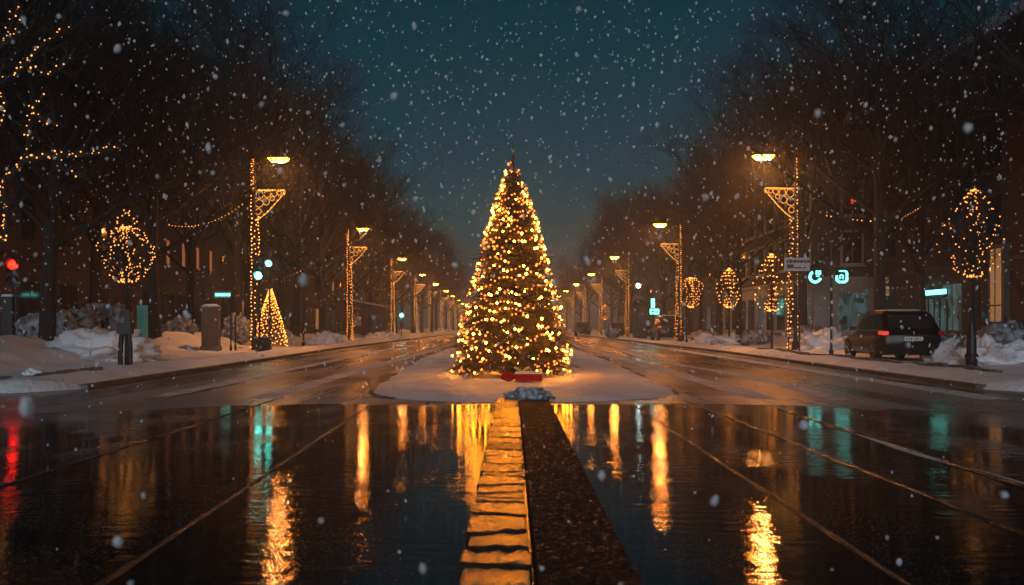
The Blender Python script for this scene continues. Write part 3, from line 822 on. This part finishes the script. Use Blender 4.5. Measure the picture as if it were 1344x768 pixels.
mb.box((.16,0,.02),(.2,.05,.05)); mb.build('lettering',TEALN,t)
mb=MB(); mb.box((.3,.35,0),(.06,.5,.06)); mb.box((0,.9,0),(.06,1.6,.06)); mb.build('bracket_arm',DARKM,t)
c=P(1105,364,45)
t=thing('neon_sign','rounded square teal neon emblem right of the open ring','neon sign',c,scale=.86)
mb=MB(); mb.box((0,.09,0),(.84,.1,.84)); mb.build('backplate',DARKM,t)
mb=MB(); arc(mb,-.12,-.1,.19,180,270,.14); arc(mb,.12,-.1,.19,270,360,.14); mb.box((0,0,-.29),(.24,.06,.14)); mb.box((-.31,0,.0),(.12,.06,.2)); mb.box((.31,0,.09),(.12,.06,.38)); arc(mb,.17,.24,.14,0,90,.1); mb.box((.0,0,.38),(.34,.06,.07)); mb.build('frame_tube',TEALN,t)
mb=MB(); arc(mb,-.02,.05,.10,0,180,.05); mb.box((-.12,0,-.03),(.05,.05,.16)); mb.box((.08,0,-.03),(.05,.05,.16)); mb.box((-.02,0,-.02),(.2,.05,.045)); mb.build('lettering',TEALN,t)
mb=MB(); mb.box((0,.6,0),(.06,.9,.06)); mb.build('bracket_arm',DARKM,t)

# cool lamps / small lit signs far right
def cool_lamp(label,px,py,d,r=.12,mt=None):
    c=P(px,py,d); t=thing('lantern',label,'lantern',(c.x,d,0))
    mb=MB(); mb.tube([(0,0,-.1),(0,0,c.z-r)],[.06,.04],8); mb.build('post',DARKM,t)
    mb=MB(); mb.lathe([(.02,c.z-r),(r*.8,c.z-r*.6),(r,c.z),(r*.8,c.z+r*.6),(.02,c.z+r)],10); mb.build('globe',mt or COOLG,t,True)
cool_lamp('cool white globe lantern rising beside the third lamp on the right',838,375,78,.20)
cool_lamp('low teal globe lantern beside the left road past the fourth lamp',527,414,92,.22,TEALG)
cool_lamp('small cool globe standing in for a car headlight, left of the third lamp on the right, low by the shrubs',810,428,97,.12)  # post and globe made up in place of a car headlight
sign('lit_shop_sign','narrow vertical white-lit sign on the far right pavement',857,398,70,.3,.75,TEALN,INK,[],post=[0])
sign('lit_shop_sign','wide oval-like lit sign below the narrow vertical one',859,409,70.5,.75,.45,COOLG if False else TEALN,INK,[(0,.3,1)],seed=4)
# slim posts
def post(label,px,pyt,d,wd=.04,cap=False):
    x=gx(px,d); z=snow_h(-1 if x<0 else 1,x,d); top=CH+(430-pyt)/F*d
    t=thing('post',label,'post',(x,d,z-.1)); mb=MB(); mb.tube([(0,0,-.1),(0,0,top-z+.1)],wd,8); mb.build('shaft',DARKM,t)
    mb=MB(); mb.lathe([(wd*1.6,0),(wd*1.8,.25),(wd*1.2,.32)],8); mb.build('foot',DARKM,t)
    if cap:
        mb=MB()
        for k in range(7): mb.blob((rnd.uniform(-.03,.03),-.03,(top-z)*(.15+.8*k/7)),(.045,.05,.07),0,.4,2,seed=k)
        mb.build('clinging_snow',SNOW,t,True)
post('thin dark post dotted with snow left of the parked estate car',1091,318,31,.045,True)
post('slim dark post on the left pavement right of the small lit conifer',398,387,44,.05)
post('short dark post in the snow beside the brown pillar',303,412,34,.03)
post('short dark post just right of the brown pillar',309,415,34.5,.03)
post('thin road-sign post by the third lamp on the left',484,400,70,.05)
post('thin dark post right of the nearest parked off-road car',901,398,52,.05)

# brown pillar, slatted bin, advertising column, kiosk
d=33; x=gx(277,d); z=snow_h(-1,x,d)
t=thing('pillar','square brown pillar with a snow cap on the left pavement','pillar',(x,d,z-.1),R(8))
BROWN=mat('brown_render',(.16,.085,.05),.8,var=.2,bump=.01,bscale=12)
mb=MB(); mb.box((0,0,.85),(.62,.5,1.7)); mb.build('shaft',BROWN,t)
mb=MB(); mb.box((0,0,.12),(.7,.58,.24)); mb.build('plinth',STONE,t)
mb=MB(); mb.box((0,0,1.73),(.70,.58,.07)); mb.build('cap_stone',STONE,t)
mb=MB(); mb.blob((0,0,1.77),(.36,.3,.10),1,.12,2,seed=3); mb.build('snow_cap',SNOW,t,True)
d=34.2; x=gx(346,d)
t=thing('litter_bin','dark slatted litter bin at the foot of the nearest left lamp','bin',(x,d,.1))
mb=MB()
for k in range(11): mb.box((-.25+k*.05,-.2,.32),(.028,.02,.56)); mb.box((-.25+k*.05,.2,.32),(.028,.02,.56))
mb.box((0,0,.32),(.46,.36,.5)); mb.build('slats',DARKM,t)
mb=MB(); mb.box((0,0,.62),(.6,.48,.05)); mb.build('rim',GREYM,t)
d=76; x=gx(840,d)
t=thing('advertising_column','dark round column with a domed cap on the far right pavement','advertising column',(x,d,.1))
mb=MB(); mb.lathe([(.65,-.1),(.65,2.9)],20); mb.build('drum',mat('poster_drum',(.08,.07,.07),.7,var=.5,vscale=3),t,True)
mb=MB(); mb.lathe([(.8,2.88),(.78,3.0),(.6,3.35),(.3,3.6),(.02,3.68)],20); mb.build('dome',DARKM,t,True)
d=78; x=gx(492,d)-.6
t=thing('kiosk','small kiosk with a sloping snowy roof between the second and third left lamps','kiosk',(x,d,.1))
KW=mat('kiosk_boards',(.12,.08,.07),.7,var=.2)
mb=MB(); mb.box((0,0,1.4),(2.8,3.0,2.8)); mb.build('wall',KW,t)
mb=MB(); mb.add([(-1.9,-1.9,3.5),(1.7,-1.9,2.85),(1.7,1.9,2.85),(-1.9,1.9,3.5),(-1.9,-1.9,3.65),(1.7,-1.9,3.0),(1.7,1.9,3.0),(-1.9,1.9,3.65)],[(3,2,1,0),(4,5,6,7),(0,1,5,4),(1,2,6,5),(2,3,7,6),(3,0,4,7)]); mb.build('roof',SNOWD,t)
for k,(xx,mt) in enumerate(((-.7,WARMW),(.55,PANE))):
    mb=MB(); mb.box((xx,-1.53,1.55),(.8,.05,1.0)); f=mb.build('window',KW,t)
    mb=MB(); mb.box((xx,-1.565,1.55),(.64,.02,.84)); mb.build('pane',mt,f)
mb=MB(); mb.box((.0,-1.53,.25),(2.8,.06,.3)); mb.build('counter_base',DARKM,t)

# ================================================================ CARS
PAINT=mat('dark_car_paint',(.004,.0042,.005),.22,spec=.45); TYRE=mat('tyre_rubber',(.015,.015,.015),.8); RIM=mat('alloy_rim',(.35,.35,.36),.35,metal=.9)
TRIM=mat('black_trim',(.006,.006,.006),.5,spec=.15); CHROME=mat('chrome_trim',(.6,.6,.62),.2,metal=1); REDL=mat('tail_lens',(.45,.01,.01),.12); PLATE=mat('number_plate',(.62,.63,.62),.45)
REDON=emit('lit_tail_lamp',(1,.05,.02),.8); HEADL=mat('headlamp_glass',(.5,.5,.52),.1)
def car(label,loc,rz,L_=4.3,Wd=1.82,H=1.53,suv=False,lit=False,group=None,paint=None):
    """rear bumper at y=0, nose at +y"""
    pm=paint or PAINT
    t=thing('parked_car',label,'car',loc,rz,group)
    hw=Wd/2; zb=.26 if suv else .20; zbelt=.98 if not suv else 1.12
    # body stations: y, halfwidth, bottom, top
    st=[(0.0,hw*.80,.42,.80),(.05,hw*.92,zb+.06,zbelt-.10),(.22,hw*.985,zb,zbelt-.01),(.9,hw,zb,zbelt),(2.0,hw,zb,zbelt-.01),(2.9,hw,zb,zbelt-.05),(3.3,hw*.99,zb,zbelt-.10),(L_-.35,hw*.94,zb+.02,zbelt-.27),(L_-.08,hw*.82,zb+.08,zbelt-.38),(L_,hw*.66,.40,.62)]
    vs=[]; ns=14
    for (y,h,b,tp) in st:
        ring=[(-h*.9,b),(-h*.98,b+.08),(-h,b+(tp-b)*.45),(-h*.985,tp-(tp-b)*.2),(-h*.93,tp-.03),(-h*.80,tp),(-h*.3,tp+.015)]
        ring=ring+[(-x,z) for x,z in reversed(ring)]
        vs+=[(x,y,z) for x,z in ring]
    fs=[(i*ns+k,i*ns+(k+1)%ns,(i+1)*ns+(k+1)%ns,(i+1)*ns+k) for i in range(len(st)-1) for k in range(ns)]
    fs+=[tuple(range(ns-1,-1,-1)),tuple((len(st)-1)*ns+k for k in range(ns))]
    mb=MB(); mb.add(vs,fs)
    # greenhouse
    ry0,ry1=(.10,.42) if suv else (.10,.70); fy0,fy1=(2.95,2.25)
    tw=hw*(.76 if suv else .70); bw=hw*.93
    gh=[(ry0,bw*.93,zbelt-.06),(ry0+.0,bw*.93,zbelt-.02)]
    def rect(y0,y1,h,z): return [(-h,y0,z),(h,y0,z),(h,y1,z),(-h,y1,z)]
    A=rect(ry0,fy0,bw,zbelt-.04); zm=zbelt+(H-zbelt)*.82
    B=rect(ry0+(ry1-ry0)*.70,fy0-(fy0-fy1)*.85,tw*1.15,zm); Ctop=rect(ry1,fy1-.08,tw*.96,H)
    mb.add(A+B+Ctop,[(0,1,5,4),(1,2,6,5),(2,3,7,6),(3,0,4,7),(4,5,9,8),(5,6,10,9),(6,7,11,10),(7,4,8,11),(8,9,10,11)])
    body=mb.build('body',pm,t,True)
    bv=body.modifiers.new('b','BEVEL'); bv.width=.075; bv.segments=4; bv.limit_method='ANGLE'; bv.angle_limit=R(35)
    def lerp3(a,b,u): return Vector(a).lerp(Vector(b),u)
    def quadglass(p00,p10,p11,p01,name,m_,off_,parent=t):
        n=(Vector(p10)-Vector(p00)).cross(Vector(p01)-Vector(p00)).normalized()*off_
        q=[Vector(p)+n for p in (p00,p10,p11,p01)]; c=sum(q,Vector())/4
        q2=[p-n*.9 for p in q]
        mbb=MB(); mbb.add(q+q2,[(0,1,2,3),(0,4,5,1),(1,5,6,2),(2,6,7,3),(3,7,4,0)]); return mbb.build(name,m_,parent)
    # rear window
    def bil(a,b,c_,d_,u,v): return lerp3(lerp3(a,b,u),lerp3(d_,c_,u),v)
    quadglass(bil(A[0],A[1],B[1],B[0],.09,.16),bil(A[0],A[1],B[1],B[0],.91,.16),bil(A[0],A[1],B[1],B[0],.93,.93),bil(A[0],A[1],B[1],B[0],.07,.93),'rear_window',PANE,.012)
    quadglass(bil(A[2],A[3],B[3],B[2],.08,.1),bil(A[2],A[3],B[3],B[2],.92,.1),bil(A[2],A[3],B[3],B[2],.93,.93),bil(A[2],A[3],B[3],B[2],.07,.93),'windscreen',PANE,.012)
    for u0,u1 in ((.04,.22),(.25,.53),(.56,.86)):
        u1b=u1 if u1<.8 else .80
        quadglass(bil(A[1],A[2],B[2],B[1],u0,.16),bil(A[1],A[2],B[2],B[1],u1,.16),bil(A[1],A[2],B[2],B[1],u1b,.88),bil(A[1],A[2],B[2],B[1],u0+.03,.88),'side_window',PANE,.012)
        quadglass(bil(A[0],A[3],B[3],B[0],u1,.16),bil(A[0],A[3],B[3],B[0],u0,.16),bil(A[0],A[3],B[3],B[0],u0+.03,.88),bil(A[0],A[3],B[3],B[0],u1b,.88),'side_window',PANE,.012)
    # chrome belt line, arches, mirror, spoiler
    for s in (-1,1):
        mb=MB(); mb.tube([(s*(bw+.004),.25,zbelt-.02),(s*(bw+.006),2.6,zbelt-.03)],.010,4); mb.build('belt_trim',CHROME,t)
        mb=MB(); mb.box((s*(hw+.08),2.5,zbelt+.03),(.17,.10,.14)); mb.build('wing_mirror',pm,t)
        mb=MB(); mb.box((s*hw*.90,.05,zbelt-.11),(.17,.13,.12)); mb.box((s*(hw-.02),.2,zbelt-.10),(.06,.30,.11)); mb.build('tail_light',REDON if (lit and s<0) else REDL,t)
        mb=MB(); mb.box((s*hw*.72,L_-.12,zbelt-.36),(.34,.14,.14)); mb.build('headlight',HEADL,t)
        mb=MB(); mb.box((s*(hw*.72),.0,.36),(.16,.03,.05)); mb.build('reflector',REDL,t)
    mb=MB(); mb.box((0,ry1-.08,H-.02),(tw*1.7,.28,.035)); mb.build('spoiler',pm,t)
    mb=MB(); mb.box((0,.02,.40),(Wd*.86,.10,.26)); mb.build('bumper',TRIM,t)
    mb=MB(); mb.box((0,-.015,zbelt-.28),(.54,.02,.125)); pl=mb.build('number_plate',PLATE,t)
    mb=MB()
    for k,wk in enumerate((.05,.03,.055,.02,.05,.05,.02)): mb.box((-.20+k*.065,-.028,zbelt-.28),(wk*.7,.004,.07))
    mb.build('plate_characters',INK,pl)
    mb=MB(); mb.tube([(-.015,-.01,zbelt-.16),(.02,-.012,zbelt-.12),(-.01,-.012,zbelt-.09),(.02,-.01,zbelt-.05)],.009,5); mb.build('badge',CHROME,t)
    if suv:
        mb=MB(); mb.lathe([(.0,-.1),(.34,-.1),(.36,0),(.34,.1),(.0,.1)],20); sp=mb.build('spare_wheel',TYRE,t); sp.rotation_euler=(R(90),0,0); sp.location=(.1,-.10,.95)
        mb=MB(); mb.lathe([(.20,-.12),(.20,-.11)],16); 
    rw=.33 if not suv else .37
    for wy in (.82,L_-.88):
        for s in (-1,1):
            mb=MB(); seg=24; pr=[(rw*.62,-.10),(rw*.93,-.105),(rw,-.08),(rw,.08),(rw*.93,.105),(rw*.62,.10)]
            mb.lathe(pr,seg); wh=mb.build('wheel',TYRE,t,True); wh.rotation_euler=(0,R(90),0); wh.location=(s*(hw-.09),wy,rw)
            mb=MB()
            mb.lathe([(rw*.60,.0),(rw*.64,.108),(rw*.56,.10),(rw*.5,.06),(.06,.07),(.05,.11),(.0,.11)],20)
            for k in range(5):
                a=2*math.pi*k/5; mb.box((rw*.33*math.cos(a),rw*.33*math.sin(a),.085),(rw*.5,.045,.03),rz=a)
            rm=mb.build('rim',RIM,wh)
            if s<0: rm.rotation_euler=(R(180),0,0)
    mb=MB(); mb.box((0,1.4,H+.015),(tw*1.5,1.45,.035),taper=.9); mb.build('roof_snow',SNOWD,t)
    mb=MB(); mb.box((hw*.45,.5,.22),(.06,.9,.06)); mb.build('exhaust',DARKM,t)
    return t
car('dark hatchback with a white number plate, parked on the right beside the snowbank',(gx(1199,25.8),25.8,.06),R(-4),L_=4.15,H=1.57,lit=True)
car('dark boxy off-road car parked at the right kerb behind the second lamp',(gx(882,61),61,.12),R(-1),L_=4.5,Wd=1.9,H=1.85,suv=True,lit=True)
car('dark car seen from behind, far down the right carriageway',(gx(766,110),110,0),0,L_=4.5,Wd=1.9,H=1.8,suv=True)
car('dark car parked beyond the off-road car, beside the domed column',(gx(851,79),79,.12),0)
car('dark car parked farthest along the right pavement by the low globe standing in for a headlight',(gx(812,92),92,.12),0)

# ================================================================ BUILDINGS
TRIMS=mat('sooty_stone_trim',(.07,.06,.055),.8,var=.3,vscale=3)
def building(label,x0,x1,y0,y1,h,wallm,face,floors=4,lit=None,groundm=None,spacing=3.0,front=False,ww=None,trimm=None):
    cx,cy=(x0+x1)/2,(y0+y1)/2; t=thing('town_house',label,'building',(cx,cy,0),group=None)
    mb=MB(); mb.box((0,0,h/2+1.9),(x1-x0,y1-y0,h-3.8)); mb.build('wall',wallm,t)
    mb=MB(); mb.box((0,0,1.75),(x1-x0+.12,y1-y0+.12,4.1)); mb.build('ground_floor',groundm or wallm,t)
    mb=MB(); mb.box((0,0,3.87),(x1-x0+.4,y1-y0+.4,.16)); mb.build('string_course',trimm or TRIMS,t)
    mb=MB(); mb.box((0,0,h+.15),(x1-x0+.7,y1-y0+.7,.3)); mb.build('cornice',trimm or TRIMS,t)
    mb=MB(); mb.box((0,0,h+1.1),(x1-x0,y1-y0,1.7),taper=.72); mb.build('roof',SNOWD,t)
    fh=(h-4.2)/max(1,floors-1); lit=lit or {}
    fx=(x0-cx) if face<0 else (x1-cx)
    n=int((y1-y0)/spacing)
    def win(px_,py_,z,wd,ht,axis,sgn,m_):
        mb=MB()
        if axis=='x':
            mb.box((px_+sgn*.03,py_,z),(.12,wd+.2,ht+.2)); mb.box((px_+sgn*.10,py_,z-ht/2-.12),(.24,wd+.4,.08)); f=mb.build('window',trimm or TRIMS,t)
            mb=MB()
            for s in (-1,1): mb.box((px_+sgn*.10,py_+s*wd*.25,z),(.02,wd*.46,ht*.96))
            mb.build('pane',m_,f)
        else:
            mb.box((px_,py_+sgn*.03,z),(wd+.2,.12,ht+.2)); mb.box((px_,py_+sgn*.10,z-ht/2-.12),(wd+.4,.24,.08)); f=mb.build('window',trimm or TRIMS,t)
            mb=MB()
            for s in (-1,1): mb.box((px_+s*wd*.25,py_+sgn*.10,z),(wd*.46,.02,ht*.96))
            mb.build('pane',m_,f)
    for fl in range(floors):
        z=(2.0 if fl==0 else 4.2+fh*(fl-1)+fh*.5)
        for k in range(n):
            yy=-(y1-y0)/2+spacing*(k+.5)+((y1-y0)-n*spacing)/2
            wd,ht=(1.6,2.2) if fl==0 else (ww or (1.1,1.8))
            win(fx+(.06 if fl==0 else 0)*face,yy,z,wd,ht,'x',face,lit.get((fl,k),PANE))
        if front:
            n2=max(1,int((x1-x0)/spacing))
            for k in range(n2):
                xx=-(x1-x0)/2+spacing*(k+.5)+((x1-x0)-n2*spacing)/2
                wd,ht=(1.6,2.2) if fl==0 else (ww or (1.1,1.8))
                win(xx,-(y1-y0)/2-(.06 if fl==0 else 0),z,wd,ht,'y',-1,lit.get(('f',fl,k),PANE))
    return t
BW1=mat('brown_plaster',(.07,.05,.038),.85,var=.2,vscale=.8,bump=.01); BW2=mat('dull_red_brick',(.06,.037,.03),.85,var=.25,vscale=3,bump=.01)
BW3=mat('grey_plaster',(.07,.06,.055),.85,var=.2,vscale=.8); BWW=mat('white_plaster',(.36,.38,.38),.7,var=.08,vscale=1); BW4=mat('dark_plaster',(.09,.08,.08),.85,var=.2)
building('brown plastered house at the far left behind the red traffic light',-30,-20.5,27,45,13,BW1,1,4,{},spacing=3.2)
building('dark house with narrow orange-lit windows, left, behind the brown pillar',-30,-20.5,46,72,12.5,BW4,1,4,{(1,1):ORW,(1,2):ORW,(1,3):ORW,(1,4):ORW,(1,6):ORW,(0,7):WARMW},spacing=2.4,ww=(.42,1.45))
building('grey house behind the kiosk on the left',-30,-20.5,73.5,105,13,BW3,1,4,{(0,3):WARMW,(1,5):WARMW},spacing=4)
building('farthest left house, faint beyond the trees',-30,-20.5,107,150,13,BW1,1,3,{(0,4):WARMW,(1,2):WARMW},spacing=6)
building('brick house at the far right with one tall warm-lit window',20.0,30,24,46.5,13,BW2,-1,4,{(1,2):PANE,(0,4):TEALW},spacing=3.2)
building('white-fronted shop building under the teal neon emblems',17.0,30,48,70,12.5,BW3,-1,4,{('f',0,0):TEALW,('f',0,1):TEALW,(0,0):TEALW,(0,4):TEALW},groundm=BWW,spacing=2.2,front=True,trimm=BWW)
building('grey house beyond the white-fronted shop on the right',19,30,71.5,104,13,BW4,-1,4,{(0,2):TEALW,(0,6):WARMW},spacing=4)
building('farthest right house, faint beyond the trees',19,30,106,150,13,BW3,-1,3,{(0,3):WARMW},spacing=6)
# tall warm window bay on the near right house
c=P(1312,373,34.5)
CURT=emit('curtained_lit_window',(1,.45,.17),.34)
_t=CURT.node_tree; _b=_t.nodes['Principled BSDF']; _w=N(_t,'ShaderNodeTexWave'); _w.bands_direction='Y'; _w.inputs['Scale'].default_value=4; _w.inputs['Distortion'].default_value=2; _tc=N(_t,'ShaderNodeTexCoord'); _t.links.new(_tc.outputs['Object'],_w.inputs[0]); _m=N(_t,'ShaderNodeMath',operation='MULTIPLY_ADD'); _m.inputs[1].default_value=.22; _m.inputs[2].default_value=.16; _t.links.new(_w.outputs['Fac'],_m.inputs[0]); _t.links.new(_m.outputs[0],_b.inputs['Emission Strength'])
t=thing('bay_window','tall narrow warm-lit bay window of the brick house, far right','window bay',(19.90,34.7,0))
mb=MB(); mb.box((-.05,0,2.75),(.34,1.1,3.5)); mb.build('frame',STONE,t)
mb=MB(); mb.box((-.235,0,2.75),(.02,.74,3.1)); mb.build('pane',CURT,t)
mb=MB(); mb.box((-.26,0,2.75),(.02,.06,3.1)); mb.build('mullion',STONE,t)
mb=MB(); mb.box((-.26,.0,2.0),(.03,.74,.06)); mb.build('transom',STONE,t)
# teal shop front with awning
t=thing('storefront','teal-lit shop front behind the parked hatchback','storefront',(19.93,40.0,0))
mb=MB(); mb.box((0,0,1.5),(.2,2.4,2.8)); mb.build('frame',DARKM,t)
mb=MB(); mb.box((-.12,0,1.35),(.02,2.1,2.2)); mb.build('pane',TEALW,t)
for yy in (-.55,0,.55):
    mb=MB(); mb.box((-.145,yy,1.35),(.04,.05,2.2)); mb.build('mullion',DARKM,t)
mb=MB(); mb.box((-.16,0,2.75),(.08,2.2,.22)); mb.build('light_box',TEALN,t)

c=P(1119,262,47.85)
t=thing('wall_lamp','small upright red lamp high on the wall of the white-fronted shop building','lamp',c)
mb=MB(); mb.box((0,.06,0),(.24,.12,.66)); mb.build('housing',DARKM,t)
mb=MB(); mb.box((0,-.02,0),(.16,.05,.5)); mb.build('lens',emit('red_wall_lamp',(1,.03,.01),2.2),t)

# ================================================================ SNOW-LADEN BUSHES AND SNOW HEAPS
BUSHS=mat('snow_laden_leaves',(.03,.035,.03),.8,color2=(.40,.41,.44),vscale=5.5,bump=.03,bscale=12,detail=6)
def bush(label,px,d,w_,h_,seed,group='snow-laden bushes behind the pavements'):
    x=gx(px,d); z=snow_h(-1 if x<0 else 1,x,d)
    t=thing('snowy_bush',label,'bush',(x,d,z-.1),group=group)
    mb=MB(); r=random.Random(seed)
    for k in range(4): mb.blob((r.uniform(-w_*.3,w_*.3),r.uniform(-.2,.2),h_*r.uniform(.35,.6)),(w_*r.uniform(.25,.38),w_*.28,h_*r.uniform(.35,.5)),2,.35,3,seed=seed+k)
    mb.build('crown',BUSHS,t,True)
    mb=MB()
    for k in range(160):
        a=r.random()*6.28; e=r.random(); p=Vector((math.cos(a)*w_*.35*e,math.sin(a)*w_*.25*e,h_*.3)); q=p+Vector((r.uniform(-.3,.3)*w_,r.uniform(-.2,.2),r.uniform(.3,.9)*h_))
        mb.tube([p,q],[.012,.003],3,False)
    mb.build('twigs',TWIG,t)
for i,(lb,px,d_,w_,h_) in enumerate([
 ('ragged snowy bush right beside the red traffic light',60,27,1.7,1.1),('broad snowy bush behind the left snowbank, second from the left edge',100,28,1.8,1.0),
 ('dark snowy bush left of the teal-green panel',135,29,1.5,1.3),('low snowy bush left of the brown pillar',235,36,1.6,.9),
 ('rounded snow heap bush left of the second left lamp',424,55,1.5,.8),('dark bush between the pillar and the nearest left lamp',318,40,1.6,1.4),
 ('snowy bush between the hatchback and the far right bollard',1252,27.5,1.8,.9),('rounded snowy bush right of the bollard',1300,25,1.7,.95),('snowy bush at the far right frame edge',1338,24,1.8,1.0),
 ('low snowy bush behind the wide sparse-lit tree',985,46,2.0,.9),('snow-covered bush left of the hatchback',1065,41,2,1.0),
 ('dark shrub by the foot of the third lamp on the right',806,80,1.6,1.0),('snowy bush right of the off-road car',925,58,2,.9)]):
    bush(lb,px,d_,w_,h_,30+i*7)
def heap(label,px,d,w_,h_,seed):
    x=gx(px,d); z=snow_h(-1 if x<0 else 1,x,d); mb=MB(); mb.blob((0,0,0),(w_,w_*.7,h_),8,.55,2.6,seed=seed)
    o=mb.build('snow_heap',SNOW,None,True); o.location=(x,d,z-.05); tag(o,label,'snow heap','snow heaps shovelled onto the pavements')
heap('rounded snow heap left of the second left lamp foot',424,50,.9,.65,1); heap('small snow heap right of the snow heap by the second left lamp',441,52,.55,.45,2)
heap('long snow heap behind the two-legged post',128,24,1.5,.75,3); heap('small cone of snow on the near left pavement',46,17.5,.25,.16,4)
heap('snow heap at the foot of the nearest right lamp',1078,36,1.1,.75,5); heap('snow heap beneath the compact bright lit tree',970,47,1.3,.55,6)
heap('snow heap between the off-road car and the lit trees',930,55,1.0,.5,7); heap('snow heap right of the hatchback',1248,26,.8,.6,8); heap('snow heap right of the bollard near the frame edge',1310,22.5,1.2,.6,9)
heap('snow heap by the third left lamp',500,70,1.2,.6,10)

# ================================================================ FALLING SNOW
FL=mat('snowflake',(.85,.88,.92),.9)
t_=FL.node_tree; b_=t_.nodes['Principled BSDF']; tr_=N(t_,'ShaderNodeBsdfTranslucent'); tr_.inputs[0].default_value=(.85,.88,.92,1); mx=N(t_,'ShaderNodeMixShader'); mx.inputs[0].default_value=.4
out=[n for n in t_.nodes if n.type=='OUTPUT_MATERIAL'][0]; t_.links.new(b_.outputs[0],mx.inputs[1]); t_.links.new(tr_.outputs[0],mx.inputs[2]); t_.links.new(mx.outputs[0],out.inputs[0])
mb=MB(); rs=random.Random(99)
def flakes(n,d0,d1,r0,r1,pw=2.2,zmin=.05):
    for _ in range(n):
        d=(d0**pw+(d1**pw-d0**pw)*rs.random())**(1/pw)
        x=rs.uniform(-.72,.72)*d; z=CH+rs.uniform(-.34,.46)*d
        if z<zmin: continue
        if abs(x)<.3*d and 12<d<20.5 and abs(x)<1.5 and z<5 and d>17: continue
        r=rs.uniform(r0,r1)*(.6+.8*rs.random()**2)
        c=Vector((x,d,z)); R_=Euler((rs.uniform(-.5,.5),rs.uniform(-.5,.5),rs.uniform(0,3))).to_matrix()
        st=rs.uniform(1,1.9)
        if d<9:
            n0=len(mb.v); mb.blob((0,0,0),(r,r*.8,r*st*.8),0,.35,2.0,seed=rs.random()*50)
            for q in range(n0,len(mb.v)):
                p=c+R_@Vector(mb.v[q]); mb.v[q]=(p.x,p.y,p.z)
            continue
        vs=[c+R_@(Vector(q)*r*rs.uniform(.7,1.2)) for q in ((1,0,0),(0,1,0),(-1,0,0),(0,-1,0),(0,0,st),(0,0,-st))]
        mb.add(vs,[(0,1,4),(1,2,4),(2,3,4),(3,0,4),(1,0,5),(2,1,5),(3,2,5),(0,3,5)])
flakes(44,1.4,3.4,.006,.011,2); flakes(560,3.4,9,.004,.008); flakes(330,2.2,6.5,.005,.011,2,.9); flakes(5200,9,24,.013,.025); flakes(4600,24,48,.028,.044)
tag(mb.build('falling_snow',FL),'snowflakes falling through the night air','snow',kind='stuff')

# ================================================================ HAZE
HZ=bpy.data.materials.new('haze_air'); HZ.use_nodes=True; t_=HZ.node_tree
for n in list(t_.nodes):
    if n.type=='BSDF_PRINCIPLED': t_.nodes.remove(n)
pv=N(t_,'ShaderNodeVolumePrincipled'); pv.inputs['Color'].default_value=(.84,.93,1,1); pv.inputs['Density'].default_value=.0031; pv.inputs['Anisotropy'].default_value=.78
out=[n for n in t_.nodes if n.type=='OUTPUT_MATERIAL'][0]; t_.links.new(pv.outputs[0],out.inputs['Volume'])
mb=MB(); mb.box((0,440,15),(820,1010,32)); tag(mb.build('haze',HZ),'thin snowy haze hanging over the street','haze',kind='stuff')
